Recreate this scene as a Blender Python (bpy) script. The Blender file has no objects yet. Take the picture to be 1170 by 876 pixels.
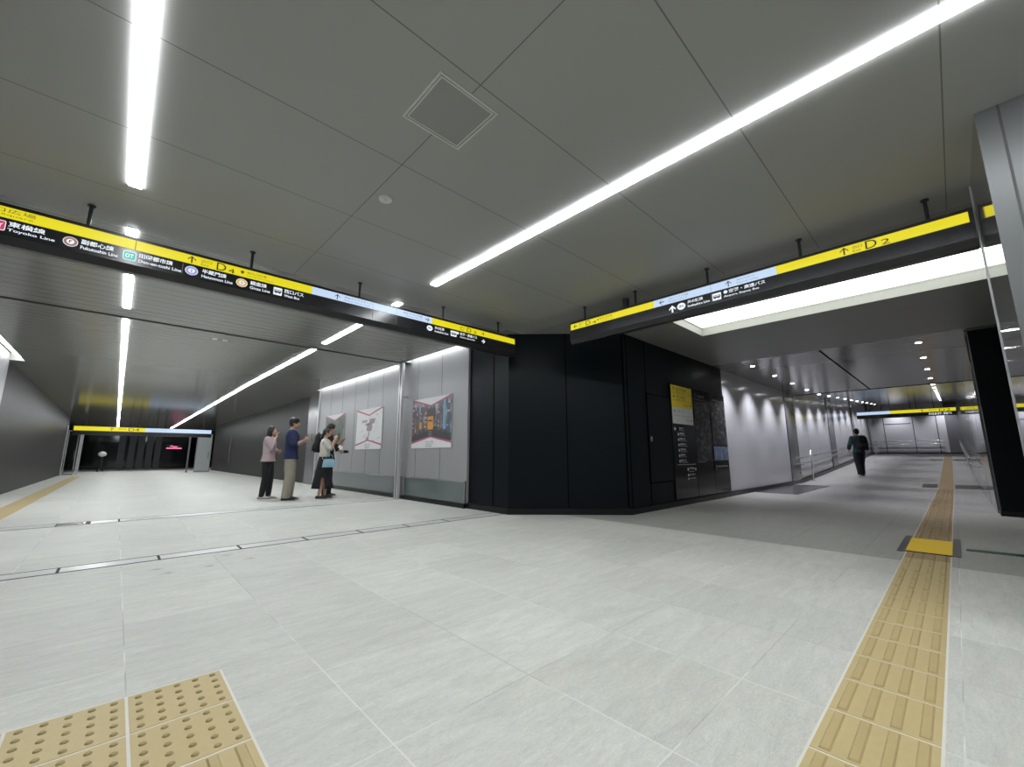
import bpy, bmesh, math, random
from mathutils import Vector, Matrix
random.seed(7)
C = bpy.context.scene
COL = C.collection
PI = math.pi

# ------------------------------------------------------------------ camera, world, exposure
F_PX, W_PX = 471.8, 1170.0
PITCH = math.atan(81 / 471.8)
HEAD = math.radians(46.64)
CAM_H = 0.95
cam = bpy.data.cameras.new('camera'); camo = bpy.data.objects.new('camera', cam); COL.objects.link(camo)
cam.sensor_width = 36.0; cam.lens = 36.0 * F_PX / W_PX; cam.clip_start = 0.02; cam.clip_end = 200
fh = Vector((math.cos(HEAD), math.sin(HEAD), 0)); rt = Vector((math.sin(HEAD), -math.cos(HEAD), 0)); upz = Vector((0, 0, 1))
Fv = fh * math.cos(PITCH) + upz * math.sin(PITCH); Uv = upz * math.cos(PITCH) - fh * math.sin(PITCH)
mw = Matrix((rt, Uv, -Fv)).transposed().to_4x4(); mw.translation = Vector((0, 0, CAM_H)); camo.matrix_world = mw
C.camera = camo
wd = bpy.data.worlds.new('world'); C.world = wd; wd.use_nodes = True
wd.node_tree.nodes['Background'].inputs[0].default_value = (0.5, 0.55, 0.6, 1); wd.node_tree.nodes['Background'].inputs[1].default_value = 0.05
C.view_settings.view_transform = 'Standard'; C.view_settings.look = 'None'; C.view_settings.gamma = 1
C.view_settings.use_curve_mapping = False; C.view_settings.exposure = 0.0
try:
    C.cycles.use_denoising = True; C.cycles.sample_clamp_indirect = 4.0; C.cycles.max_bounces = 8
except Exception: pass
LINE_L, COVE_L, PANEL_L, SIGN_L, SPOT_W = 56.0, 14.0, 2.8, 0.90, 180.0

# ------------------------------------------------------------------ materials
def newmat(name):
    m = bpy.data.materials.new(name); m.use_nodes = True
    return m, m.node_tree, m.node_tree.nodes, m.node_tree.links, m.node_tree.nodes['Principled BSDF']
def pmat(name, col, rough=0.5, metal=0.0, noise=0.06, nscale=8.0, bump=0.0, bscale=60.0, coat=0.0, emit=0.0, spec=0.5, stretch=(1, 1, 1)):
    m, nt, N, L, b = newmat(name)
    geo = N.new('ShaderNodeNewGeometry'); mp = N.new('ShaderNodeMapping'); mp.inputs['Scale'].default_value = stretch
    L.new(geo.outputs['Position'], mp.inputs['Vector'])
    nz = N.new('ShaderNodeTexNoise'); nz.inputs['Scale'].default_value = nscale; nz.inputs['Detail'].default_value = 4
    L.new(mp.outputs[0], nz.inputs['Vector'])
    mr = N.new('ShaderNodeMapRange'); mr.inputs['To Min'].default_value = 1 - noise; mr.inputs['To Max'].default_value = 1 + noise
    L.new(nz.outputs['Fac'], mr.inputs['Value'])
    mx = N.new('ShaderNodeVectorMath'); mx.operation = 'SCALE'; mx.inputs[0].default_value = col[:3]
    L.new(mr.outputs[0], mx.inputs['Scale']); L.new(mx.outputs[0], b.inputs['Base Color'])
    b.inputs['Roughness'].default_value = rough; b.inputs['Metallic'].default_value = metal
    b.inputs['Specular IOR Level'].default_value = spec; b.inputs['Coat Weight'].default_value = coat; b.inputs['Coat Roughness'].default_value = 0.05
    if emit: L.new(mx.outputs[0], b.inputs['Emission Color']); b.inputs['Emission Strength'].default_value = emit
    if bump:
        n2 = N.new('ShaderNodeTexNoise'); n2.inputs['Scale'].default_value = bscale; n2.inputs['Detail'].default_value = 3
        L.new(mp.outputs[0], n2.inputs['Vector'])
        bp = N.new('ShaderNodeBump'); bp.inputs['Strength'].default_value = bump; bp.inputs['Distance'].default_value = 0.004
        L.new(n2.outputs['Fac'], bp.inputs['Height']); L.new(bp.outputs[0], b.inputs['Normal'])
    return m
def emat(name, col, s):
    m, nt, N, L, b = newmat(name)
    b.inputs['Base Color'].default_value = (col[0] * .2, col[1] * .2, col[2] * .2, 1); b.inputs['Emission Color'].default_value = (*col, 1)
    b.inputs['Emission Strength'].default_value = s; b.inputs['Roughness'].default_value = 0.4
    return m
def math_node(N, L, op, a, b=None, c=None):
    n = N.new('ShaderNodeMath'); n.operation = op
    for i, v in enumerate((a, b, c)):
        if v is None: continue
        if isinstance(v, (int, float)): n.inputs[i].default_value = v
        else: L.new(v, n.inputs[i])
    return n.outputs[0]
def line_mask(N, L, coord, origin, pitch, half):
    # 1 on a line every `pitch` from `origin`, 0 elsewhere
    t = math_node(N, L, 'SUBTRACT', coord, origin - pitch / 2)
    t = math_node(N, L, 'FLOORED_MODULO', t, pitch)
    t = math_node(N, L, 'SUBTRACT', t, pitch / 2)
    t = math_node(N, L, 'ABSOLUTE', t)
    return math_node(N, L, 'LESS_THAN', t, half)

def floor_mat(name, col, rough, grout=(0.66, 0.66, 0.63), gmix=0.5, var=0.10, scuffs=()):
    m, nt, N, L, b = newmat(name); b.inputs['Specular IOR Level'].default_value = 0.14
    geo = N.new('ShaderNodeNewGeometry'); sp = N.new('ShaderNodeSeparateXYZ'); L.new(geo.outputs['Position'], sp.inputs[0])
    x, y = sp.outputs[0], sp.outputs[1]
    gx = line_mask(N, L, x, 0.14, 0.6425, 0.0028); gy = line_mask(N, L, y, 0.75, 0.652, 0.0022)
    g = math_node(N, L, 'MAXIMUM', gx, gy)
    ix = math_node(N, L, 'FLOOR', math_node(N, L, 'DIVIDE', math_node(N, L, 'SUBTRACT', x, 0.14), 0.6425))
    iy = math_node(N, L, 'FLOOR', math_node(N, L, 'DIVIDE', math_node(N, L, 'SUBTRACT', y, 0.75), 0.652))
    cb = N.new('ShaderNodeCombineXYZ'); L.new(ix, cb.inputs[0]); L.new(iy, cb.inputs[1])
    wn = N.new('ShaderNodeTexWhiteNoise'); wn.noise_dimensions = '3D'; L.new(cb.outputs[0], wn.inputs['Vector'])
    # stone grain: stretched noise, shifted from tile to tile
    off = N.new('ShaderNodeVectorMath'); off.operation = 'MULTIPLY_ADD'; L.new(wn.outputs['Color'], off.inputs[0]); off.inputs[1].default_value = (7, 7, 7); L.new(geo.outputs['Position'], off.inputs[2])
    mp = N.new('ShaderNodeMapping'); mp.inputs['Scale'].default_value = (1.1, 4.6, 1); mp.inputs['Rotation'].default_value = (0, 0, 0.25)
    L.new(off.outputs[0], mp.inputs['Vector'])
    nz = N.new('ShaderNodeTexNoise'); nz.inputs['Scale'].default_value = 3.0; nz.inputs['Detail'].default_value = 8; nz.inputs['Roughness'].default_value = 0.62; nz.inputs['Distortion'].default_value = 0.8
    L.new(mp.outputs[0], nz.inputs['Vector'])
    f1 = N.new('ShaderNodeMapRange'); f1.inputs['From Min'].default_value = 0.3; f1.inputs['From Max'].default_value = 0.7; f1.inputs['To Min'].default_value = 1 - var; f1.inputs['To Max'].default_value = 1 + var; L.new(nz.outputs['Fac'], f1.inputs['Value'])
    f2 = N.new('ShaderNodeMapRange'); f2.inputs['To Min'].default_value = 0.93; f2.inputs['To Max'].default_value = 1.06; L.new(wn.outputs['Value'], f2.inputs['Value'])
    f = math_node(N, L, 'MULTIPLY', f1.outputs[0], f2.outputs[0])
    fs = N.new('ShaderNodeTexNoise'); fs.inputs['Scale'].default_value = 26; fs.inputs['Detail'].default_value = 7; fs.inputs['Roughness'].default_value = 0.7; fs.inputs['Distortion'].default_value = 1.2; L.new(mp.outputs[0], fs.inputs['Vector'])
    f3 = N.new('ShaderNodeMapRange'); f3.inputs['From Min'].default_value = 0.3; f3.inputs['From Max'].default_value = 0.7; f3.inputs['To Min'].default_value = 0.87; f3.inputs['To Max'].default_value = 1.10; L.new(fs.outputs['Fac'], f3.inputs['Value'])
    f = math_node(N, L, 'MULTIPLY', f, f3.outputs[0])
    for sx, sy in scuffs:        # small dark scuff marks worn into the stone
        ax = math_node(N, L, 'ABSOLUTE', math_node(N, L, 'SUBTRACT', x, sx)); ay = math_node(N, L, 'ABSOLUTE', math_node(N, L, 'SUBTRACT', y, sy))
        dd = math_node(N, L, 'ADD', math_node(N, L, 'MULTIPLY', ax, 9.0), math_node(N, L, 'MULTIPLY', ay, 16.0))
        mk = math_node(N, L, 'GREATER_THAN', math_node(N, L, 'SUBTRACT', math_node(N, L, 'MULTIPLY', fs.outputs['Fac'], 2.4), dd), 0.75)
        f = math_node(N, L, 'MULTIPLY', f, math_node(N, L, 'SUBTRACT', 1.0, math_node(N, L, 'MULTIPLY', mk, 0.35)))
    sc = N.new('ShaderNodeVectorMath'); sc.operation = 'SCALE'; sc.inputs[0].default_value = col; L.new(f, sc.inputs['Scale'])
    mix = N.new('ShaderNodeMix'); mix.data_type = 'RGBA'; L.new(math_node(N, L, 'MULTIPLY', g, gmix), mix.inputs['Factor'])
    L.new(sc.outputs[0], mix.inputs['A']); gn = N.new('ShaderNodeTexNoise'); gn.inputs['Scale'].default_value = 1.7; gn.inputs['Detail'].default_value = 2; L.new(geo.outputs['Position'], gn.inputs['Vector'])
    gr_ = N.new('ShaderNodeValToRGB'); gr_.color_ramp.elements[0].position = 0.44; gr_.color_ramp.elements[1].position = 0.56
    gr_.color_ramp.elements[0].color = (*[c * 0.45 for c in grout], 1); gr_.color_ramp.elements[1].color = (*[min(1, c * 1.25) for c in grout], 1)
    L.new(gn.outputs['Fac'], gr_.inputs[0]); L.new(gr_.outputs[0], mix.inputs['B'])
    L.new(mix.outputs['Result'], b.inputs['Base Color'])
    nb = N.new('ShaderNodeTexNoise'); nb.inputs['Scale'].default_value = 22; nb.inputs['Detail'].default_value = 6; nb.inputs['Distortion'].default_value = 1.5
    L.new(mp.outputs[0], nb.inputs['Vector'])
    bp = N.new('ShaderNodeBump'); bp.inputs['Strength'].default_value = 0.5; bp.inputs['Distance'].default_value = 0.004; L.new(nb.outputs['Fac'], bp.inputs['Height']); L.new(bp.outputs[0], b.inputs['Normal'])
    rr = N.new('ShaderNodeMapRange'); rr.inputs['To Min'].default_value = rough - 0.08; rr.inputs['To Max'].default_value = rough + 0.1; L.new(wn.outputs['Value'], rr.inputs['Value']); L.new(rr.outputs[0], b.inputs['Roughness'])
    return m

def ceil_mat(name, col, rough, xl=None, yl=None, dark=0.45, spec=0.5):
    m, nt, N, L, b = newmat(name)
    geo = N.new('ShaderNodeNewGeometry'); sp = N.new('ShaderNodeSeparateXYZ'); L.new(geo.outputs['Position'], sp.inputs[0])
    masks = []
    if xl: masks.append(line_mask(N, L, sp.outputs[0], *xl))
    if yl: masks.append(line_mask(N, L, sp.outputs[1], *yl))
    g = masks[0] if len(masks) == 1 else math_node(N, L, 'MAXIMUM', masks[0], masks[1])
    nz = N.new('ShaderNodeTexNoise'); nz.inputs['Scale'].default_value = 0.8; L.new(geo.outputs['Position'], nz.inputs['Vector'])
    mr = N.new('ShaderNodeMapRange'); mr.inputs['To Min'].default_value = 0.96; mr.inputs['To Max'].default_value = 1.04; L.new(nz.outputs['Fac'], mr.inputs['Value'])
    f = math_node(N, L, 'MULTIPLY', mr.outputs[0], math_node(N, L, 'SUBTRACT', 1.0, math_node(N, L, 'MULTIPLY', g, dark)))
    sc = N.new('ShaderNodeVectorMath'); sc.operation = 'SCALE'; sc.inputs[0].default_value = col; L.new(f, sc.inputs['Scale'])
    L.new(sc.outputs[0], b.inputs['Base Color']); b.inputs['Roughness'].default_value = rough; b.inputs['Specular IOR Level'].default_value = spec
    return m

M = {}
M['floor'] = floor_mat('pale_stone_floor', (0.575, 0.575, 0.53), 0.50, var=0.085, scuffs=((0.42, 4.52), (0.36, 4.72), (0.70, 4.55), (0.88, 4.90), (1.02, 4.62)))
M['floor_shade'] = floor_mat('shade_toned_stone_floor', (0.37, 0.37, 0.34), 0.42, var=0.07, grout=(0.14, 0.14, 0.13), gmix=0.5)  # sharp-edged shade on the floor, painted as a darker stone tone
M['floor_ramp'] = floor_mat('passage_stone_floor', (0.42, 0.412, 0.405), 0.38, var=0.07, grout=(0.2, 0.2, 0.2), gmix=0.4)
M['ceil'] = ceil_mat('grey_ceiling_panels', (0.30, 0.30, 0.285), 0.42, xl=(1.25, 60.0, 0.0035), yl=(0.69, 0.892, 0.0035), dark=0.6)
M['ceil_plain'] = ceil_mat('grey_ceiling_plain', (0.24, 0.24, 0.23), 0.42, xl=(5.2, 1.4, 0.003), dark=0.5)
M['ceil_slat_left'] = ceil_mat('slatted_ceiling_left', (0.225, 0.222, 0.208), 0.15, yl=(5.1, 0.21, 0.007), dark=0.5)
M['ceil_slat_right'] = ceil_mat('slatted_ceiling_right', (0.20, 0.195, 0.19), 0.16, xl=(10.0, 0.21, 0.008), dark=0.6)
M['black'] = pmat('black_steel_panel', (0.0050, 0.0080, 0.0100), 0.34, 0.0, 0.1, 2.0, spec=0.10)
M['black_gloss'] = pmat('black_gloss_board', (0.004, 0.0042, 0.005), 0.12, 0.0, 0.1, 2.0, spec=0.35)
M['black_base'] = pmat('black_skirting', (0.005, 0.006, 0.007), 0.35, 0.0, 0.1, 2.0, spec=0.3)
M['void'] = pmat('black_glass_hall', (0.004, 0.004, 0.007), 0.08, 0.0, 0.1, 2.0)
M['strip_grey'] = pmat('dark_grey_fin', (0.07, 0.078, 0.085), 0.4)
M['panel'] = pmat('grey_wall_panel', (0.27, 0.27, 0.275), 0.35, 0.0, 0.05, 1.0)
M['wall_dark'] = pmat('ribbed_dark_grey_wall', (0.048, 0.048, 0.045), 0.42, 0.0, 0.28, 3.0, stretch=(14, 14, 0.4), spec=0.05)
M['wall_near'] = pmat('satin_grey_metal_wall', (0.115, 0.12, 0.12), 0.38, 0.2, 0.03, 1.0)
M['mirror'] = pmat('polished_grey_metal', (0.50, 0.51, 0.51), 0.06, 0.9, 0.02, 1.0)
M['white_wall'] = pmat('pale_enamel_wall', (0.50, 0.50, 0.53), 0.16, 0.0, 0.02, 1.0)
M['pilaster'] = pmat('dark_grey_pilaster', (0.13, 0.13, 0.14), 0.22)
M['glasswall'] = pmat('grey_glass_wall', (0.20, 0.20, 0.20), 0.05, 0.5, 0.03, 1.0)
M['steel'] = pmat('brushed_steel', (0.55, 0.56, 0.57), 0.25, 0.85)
M['post'] = pmat('silver_guide_rail', (0.50, 0.50, 0.51), 0.35, 0.4)
M['seam'] = pmat('dark_seam', (0.05, 0.05, 0.05), 0.6)
M['seam_blk'] = pmat('black_seam', (0.001, 0.001, 0.001), 0.8, spec=0.0)
M['slot'] = pmat('dark_metal_slot', (0.022, 0.023, 0.024), 0.6, 0.0, spec=0.1)
M['slot_lid'] = pmat('steel_slot_lid', (0.56, 0.56, 0.54), 0.33, 0.0)
M['plate'] = pmat('dark_grey_floor_plate', (0.085, 0.087, 0.09), 0.35, 0.3)
M['mat'] = pmat('grey_wet_patch_mat', (0.13, 0.13, 0.14), 0.2)
M['green'] = pmat('green_floor_strip', (0.02, 0.075, 0.05), 0.3)
M['tactile'] = pmat('beige_tactile_tile', (0.49, 0.385, 0.185), 0.5, 0, 0.06, 30, bump=0.15, bscale=300)
M['tactile_shade'] = pmat('shade_toned_tactile_tile', (0.33, 0.235, 0.12), 0.5, 0, 0.08, 20, bump=0.15, bscale=300)  # tactile tile with the floor band's shade put into its colour
M['tactile_bar'] = pmat('worn_tactile_relief', (0.44, 0.34, 0.155), 0.5, 0, 0.05, 30)
M['tactile_dot'] = pmat('shade_toned_tactile_dome', (0.30, 0.24, 0.10), 0.5, 0, 0.1, 30)  # shading of the domes painted in as a darker base colour
M['bright_yellow'] = pmat('bright_yellow_plate', (0.95, 0.64, 0.02), 0.4, 0, 0.05, 10)
M['grout'] = pmat('pale_grout', (0.68, 0.66, 0.60), 0.7)
M['led'] = emat('led_diffuser', (0.93, 0.97, 1.0), LINE_L)
M['led_left'] = emat('led_diffuser_left', (0.93, 0.97, 1.0), LINE_L * 0.76)
M['cove'] = emat('cove_led', (0.92, 0.96, 1.0), COVE_L)
M['lum'] = emat('luminous_panel', (0.98, 1.0, 0.98), PANEL_L)
M['spot'] = emat('downlight_lens', (1.0, 0.99, 0.97), 30.0)
M['recess'] = pmat('white_recess_lining', (0.42, 0.43, 0.385), 0.6)
M['lampbody'] = pmat('lamp_housing', (0.6, 0.6, 0.6), 0.5)
M['s_yellow'] = emat('backlit_yellow', (0.80, 0.70, 0.012), SIGN_L)
M['s_blue'] = emat('backlit_pale_blue', (0.56, 0.70, 0.90), SIGN_L)
M['s_white'] = emat('backlit_white', (0.86, 0.92, 1.0), SIGN_L)
M['s_red'] = emat('backlit_red', (0.60, 0.04, 0.12), SIGN_L)
M['s_brown'] = emat('backlit_brown', (0.33, 0.16, 0.11), SIGN_L)
M['s_green'] = emat('backlit_green', (0.05, 0.48, 0.38), SIGN_L)
M['s_purple'] = emat('backlit_purple', (0.28, 0.31, 0.66), SIGN_L)
M['s_orange'] = emat('backlit_orange', (0.80, 0.42, 0.05), SIGN_L)
M['s_grey'] = emat('backlit_grey_line', (0.3, 0.3, 0.3), 0.4)
M['pink_neon'] = emat('pink_neon', (0.95, 0.20, 0.42), 2.0)
M['s_dark'] = pmat('dark_sign_print', (0.02, 0.02, 0.012), 0.5)
M['s_olive'] = pmat('olive_sign_print', (0.22, 0.19, 0.01), 0.5)
M['s_bluegrey'] = pmat('blue_grey_sign_print', (0.10, 0.16, 0.30), 0.5)
M['housing'] = pmat('sign_housing', (0.007, 0.0075, 0.0085), 0.3, 0, 0.1, 2)
M['signface'] = pmat('sign_face_black', (0.013, 0.013, 0.015), 0.22, 0, 0.1, 2)
M['rod'] = pmat('black_hanging_rod', (0.012, 0.014, 0.016), 0.45)
M['p_white'] = pmat('printed_white', (0.62, 0.62, 0.62), 0.5)
M['p_pink'] = pmat('printed_crimson', (0.36, 0.07, 0.12), 0.5)
M['p_yellow'] = pmat('printed_yellow', (0.85, 0.66, 0.03), 0.35)
M['p_lgrey'] = pmat('printed_pale_grey', (0.68, 0.70, 0.68), 0.35)
M['p_ink'] = pmat('printed_ink', (0.04, 0.04, 0.045), 0.5)
M['w_ink'] = pmat('white_ink_on_black', (0.70, 0.70, 0.70), 0.5)
M['g_ink'] = pmat('grey_ink_on_black', (0.22, 0.22, 0.22), 0.5)
M['hatch'] = pmat('pale_hatch_frame', (0.55, 0.55, 0.52), 0.45)
M['detector'] = pmat('white_plastic', (0.62, 0.62, 0.60), 0.4)
M['skin'] = pmat('skin', (0.50, 0.31, 0.23), 0.5, 0, 0.05, 20)
M['hair'] = pmat('black_hair', (0.012, 0.010, 0.010), 0.4, 0, 0.3, 60)
M['pink_cloth'] = pmat('dusty_pink_cloth', (0.42, 0.33, 0.35), 0.8, 0, 0.1, 12)
M['navy_cloth'] = pmat('navy_cloth', (0.012, 0.018, 0.075), 0.8, 0, 0.2, 12)
M['black_cloth'] = pmat('black_cloth', (0.008, 0.008, 0.010), 0.8, 0, 0.2, 12)
M['khaki_cloth'] = pmat('khaki_cloth', (0.30, 0.27, 0.22), 0.8, 0, 0.15, 12)
M['cream_cloth'] = pmat('cream_cloth', (0.58, 0.56, 0.50), 0.8, 0, 0.1, 12)
M['green_cloth'] = pmat('dark_green_cloth', (0.012, 0.04, 0.045), 0.8, 0, 0.2, 12)
M['blue_leather'] = pmat('pale_blue_leather', (0.24, 0.42, 0.50), 0.45, 0, 0.05, 12)
M['shoe_dark'] = pmat('dark_brown_shoe', (0.03, 0.025, 0.02), 0.5)
M['shoe_light'] = pmat('grey_white_shoe', (0.42, 0.41, 0.38), 0.6)
M['phone'] = pmat('phone_black', (0.01, 0.01, 0.012), 0.2)
M['glass'] = None
def glass_mat():
    m, nt, N, L, b = newmat('clear_grey_glass')
    b.inputs['Base Color'].default_value = (0.75, 0.82, 0.80, 1); b.inputs['Roughness'].default_value = 0.03
    b.inputs['Transmission Weight'].default_value = 1.0; b.inputs['IOR'].default_value = 1.45
    return m
M['glass'] = glass_mat()
M['frost'] = pmat('pale_frosted_glass', (0.42, 0.44, 0.44), 0.2, 0.0, 0.05, 1)
M['kick'] = pmat('blue_grey_glass_kickboard', (0.13, 0.155, 0.155), 0.12, 0.2, 0.05, 1)

def photo_mat(name, seed, cols, scale, axis):
    # procedural printed picture: coloured cells with soft noise
    m, nt, N, L, b = newmat(name)
    tc = N.new('ShaderNodeTexCoord'); mp = N.new('ShaderNodeMapping'); mp.inputs['Scale'].default_value = axis; mp.inputs['Location'].default_value = (seed, seed, seed)
    L.new(tc.outputs['Object'], mp.inputs['Vector'])
    nz = N.new('ShaderNodeTexNoise'); nz.inputs['Scale'].default_value = scale; nz.inputs['Detail'].default_value = 5; nz.inputs['Roughness'].default_value = 0.65
    L.new(mp.outputs[0], nz.inputs['Vector'])
    r = N.new('ShaderNodeValToRGB'); L.new(nz.outputs['Fac'], r.inputs[0])
    el = r.color_ramp.elements
    for i, (p, c) in enumerate(cols):
        e = el[i] if i < 2 else el.new(p)
        e.position = p; e.color = (*c, 1)
    L.new(r.outputs[0], b.inputs['Base Color']); b.inputs['Roughness'].default_value = 0.4
    return m
M['pic_street'] = photo_mat('poster_photo_street', 3, [(0.3, (0.015, 0.018, 0.022)), (0.45, (0.05, 0.055, 0.065)), (0.54, (0.18, 0.2, 0.23)), (0.66, (0.45, 0.46, 0.5))], 9, (1, 1, 0.35))
M['pic_green'] = photo_mat('poster_photo_green', 9, [(0.3, (0.012, 0.014, 0.012)), (0.46, (0.03, 0.036, 0.03)), (0.56, (0.05, 0.08, 0.045)), (0.7, (0.2, 0.24, 0.2))], 6, (1, 1, 0.4))
M['pic_map'] = photo_mat('board_map', 5, [(0.35, (0.008, 0.009, 0.01)), (0.5, (0.02, 0.021, 0.024)), (0.58, (0.10, 0.10, 0.11)), (0.75, (0.2, 0.2, 0.22))], 11, (0.6, 1, 1.0))
M['pic_city'] = photo_mat('board_city_photo', 8, [(0.35, (0.03, 0.04, 0.07)), (0.5, (0.12, 0.16, 0.26)), (0.6, (0.2, 0.25, 0.36)), (0.8, (0.3, 0.34, 0.42))], 14, (1, 1, 0.4))

# ------------------------------------------------------------------ mesh helpers
class MB:
    def __init__(s): s.v, s.f, s.m, s.marks = [], [], [], []
    def face(s, pts, mi=0):
        n = len(s.v); s.v += [tuple(p) for p in pts]; s.f.append(list(range(n, n + len(pts)))); s.m.append(mi); return s
    def box(s, x0, x1, y0, y1, z0, z1, mi=0, bev=0.0):
        if x0 > x1: x0, x1 = x1, x0
        if y0 > y1: y0, y1 = y1, y0
        if z0 > z1: z0, z1 = z1, z0
        n = len(s.v)
        s.v += [(x0, y0, z0), (x1, y0, z0), (x1, y1, z0), (x0, y1, z0), (x0, y0, z1), (x1, y0, z1), (x1, y1, z1), (x0, y1, z1)]
        for q in ((0, 3, 2, 1), (4, 5, 6, 7), (0, 1, 5, 4), (1, 2, 6, 5), (2, 3, 7, 6), (3, 0, 4, 7)):
            s.f.append([n + i for i in q]); s.m.append(mi)
        return s
    def prism(s, poly, z0, z1, mi=0):
        n = len(s.v); k = len(poly)
        s.v += [(p[0], p[1], z0) for p in poly] + [(p[0], p[1], z1) for p in poly]
        s.f.append([n + i for i in reversed(range(k))]); s.m.append(mi)
        s.f.append([n + k + i for i in range(k)]); s.m.append(mi)
        for i in range(k):
            j = (i + 1) % k; s.f.append([n + i, n + j, n + k + j, n + k + i]); s.m.append(mi)
        return s
    def rings(s, rings, mi=0, cap=True, closed=True):
        n = len(s.v); k = len(rings[0])
        for r in rings: s.v += [tuple(p) for p in r]
        for a in range(len(rings) - 1):
            for i in range(k if closed else k - 1):
                j = (i + 1) % k
                s.f.append([n + a * k + i, n + a * k + j, n + (a + 1) * k + j, n + (a + 1) * k + i]); s.m.append(mi)
        if cap:
            s.f.append([n + i for i in reversed(range(k))]); s.m.append(mi)
            s.f.append([n + (len(rings) - 1) * k + i for i in range(k)]); s.m.append(mi)
        return s
    def tube(s, pts, rad, seg=10, mi=0, round_ends=False):
        pts = [Vector(p) for p in pts]
        if isinstance(rad, (int, float)): rad = [rad] * len(pts)
        rad = list(rad)
        if round_ends:
            d0 = (pts[0] - pts[1]).normalized(); d1 = (pts[-1] - pts[-2]).normalized()
            a, b = pts[0], pts[-1]; ra, rb = rad[0], rad[-1]
            pts = [a + d0 * ra * 0.95, a + d0 * ra * 0.6] + pts + [b + d1 * rb * 0.6, b + d1 * rb * 0.95]
            rad = [ra * 0.35, ra * 0.8] + rad + [rb * 0.8, rb * 0.35]
        rings = []; prev = None
        for i, p in enumerate(pts):
            d = (pts[min(i + 1, len(pts) - 1)] - pts[max(i - 1, 0)]).normalized()
            if prev is None: prev = Vector((0, 0, 1)) if abs(d.z) < 0.9 else Vector((1, 0, 0))
            u = (prev - d * prev.dot(d)).normalized(); w = d.cross(u); prev = u
            rings.append([p + (u * math.cos(2 * PI * k / seg) + w * math.sin(2 * PI * k / seg)) * rad[i] for k in range(seg)])
        return s.rings(rings, mi)
    def ell(s, c, r, rot=0.0, seg=16, nr=10, mi=0, tilt=0.0):
        R = Matrix.Rotation(rot, 3, 'Z') @ Matrix.Rotation(tilt, 3, 'Y')
        c = Vector(c); rings = []
        for a in range(nr + 1):
            t = PI * (a + 0.02) / (nr + 0.04) ; zz = -math.cos(t); rr = math.sin(t)
            rings.append([c + R @ Vector((r[0] * rr * math.cos(2 * PI * k / seg), r[1] * rr * math.sin(2 * PI * k / seg), r[2] * zz)) for k in range(seg)])
        return s.rings(rings, mi)
    def sect(s, secs, seg=20, mi=0, power=2.4):
        # secs: (z, cx, cy, rx, ry) horizontal super-elliptic sections
        rings = []
        for z, cx, cy, rx, ry in secs:
            r = []
            for k in range(seg):
                a = 2 * PI * k / seg; ca, sa = math.cos(a), math.sin(a)
                r.append((cx + rx * math.copysign(abs(ca) ** (2 / power), ca), cy + ry * math.copysign(abs(sa) ** (2 / power), sa), z))
            rings.append(r)
        return s.rings(rings, mi)
    def build(s, name, mats, parent=None, smooth=False, bevel=0.0, recalc=True):
        me = bpy.data.meshes.new(name); me.from_pydata(s.v, [], s.f)
        if not isinstance(mats, (list, tuple)): mats = [mats]
        for m in mats: me.materials.append(M[m] if isinstance(m, str) else m)
        for p, mi in zip(me.polygons, s.m): p.material_index = mi; p.use_smooth = smooth
        if recalc:
            bm = bmesh.new(); bm.from_mesh(me); bmesh.ops.recalc_face_normals(bm, faces=bm.faces)
            if bevel: bmesh.ops.bevel(bm, geom=[e for e in bm.edges], offset=bevel, segments=2, profile=0.6, affect='EDGES')
            bm.to_mesh(me); bm.free()
        me.update()
        o = bpy.data.objects.new(name, me); COL.objects.link(o)
        if parent is not None: o.parent = parent
        return o
def remesh(o, vox, smooth_it=6):
    # melt overlapping closed pieces of one mesh into one continuous surface
    md = o.modifiers.new('r', 'REMESH'); md.mode = 'VOXEL'; md.voxel_size = vox; md.use_smooth_shade = True
    ms = o.modifiers.new('s', 'SMOOTH'); ms.iterations = smooth_it; ms.factor = 0.5
    dg = bpy.context.evaluated_depsgraph_get(); me = bpy.data.meshes.new_from_object(o.evaluated_get(dg)); old = o.data
    mats = [m for m in old.materials]
    o.modifiers.clear(); o.data = me
    if len(me.materials) == 0:
        for m in mats: me.materials.append(m)
    for p in me.polygons: p.use_smooth = True
    bpy.data.meshes.remove(old)
    return o
def tag(o, label, cat, group=None, kind=None):
    o['label'] = label; o['category'] = cat
    if group: o['group'] = group
    if kind: o['kind'] = kind
    return o
def struct(o, label=None):
    o['kind'] = 'structure'
    if label: o['label'] = label
    return o
def thing(name, loc, label, cat, group=None, rz=0.0):
    e = bpy.data.objects.new(name, None); e.empty_display_size = 0.1; COL.objects.link(e); e.location = loc; e.rotation_euler = (0, 0, rz)
    return tag(e, label, cat, group)
ORD = ['first', 'second', 'third', 'fourth', 'fifth', 'sixth', 'seventh', 'eighth', 'ninth', 'tenth', 'eleventh', 'twelfth', 'thirteenth', 'fourteenth', 'fifteenth', 'sixteenth']

def floor_z(x, y):
    if x > 17.2: return (min(x, 36.6) - 17.2) * 0.05
    if y > 9: return -(y - 9) * 0.004
    return 0.0
def ceil_z(x, y):
    if x > 17.2: return 3.0 + (x - 17.2) * 0.06
    if y > 14: return 3.0 - (y - 14) * 0.010
    return 3.0

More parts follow.
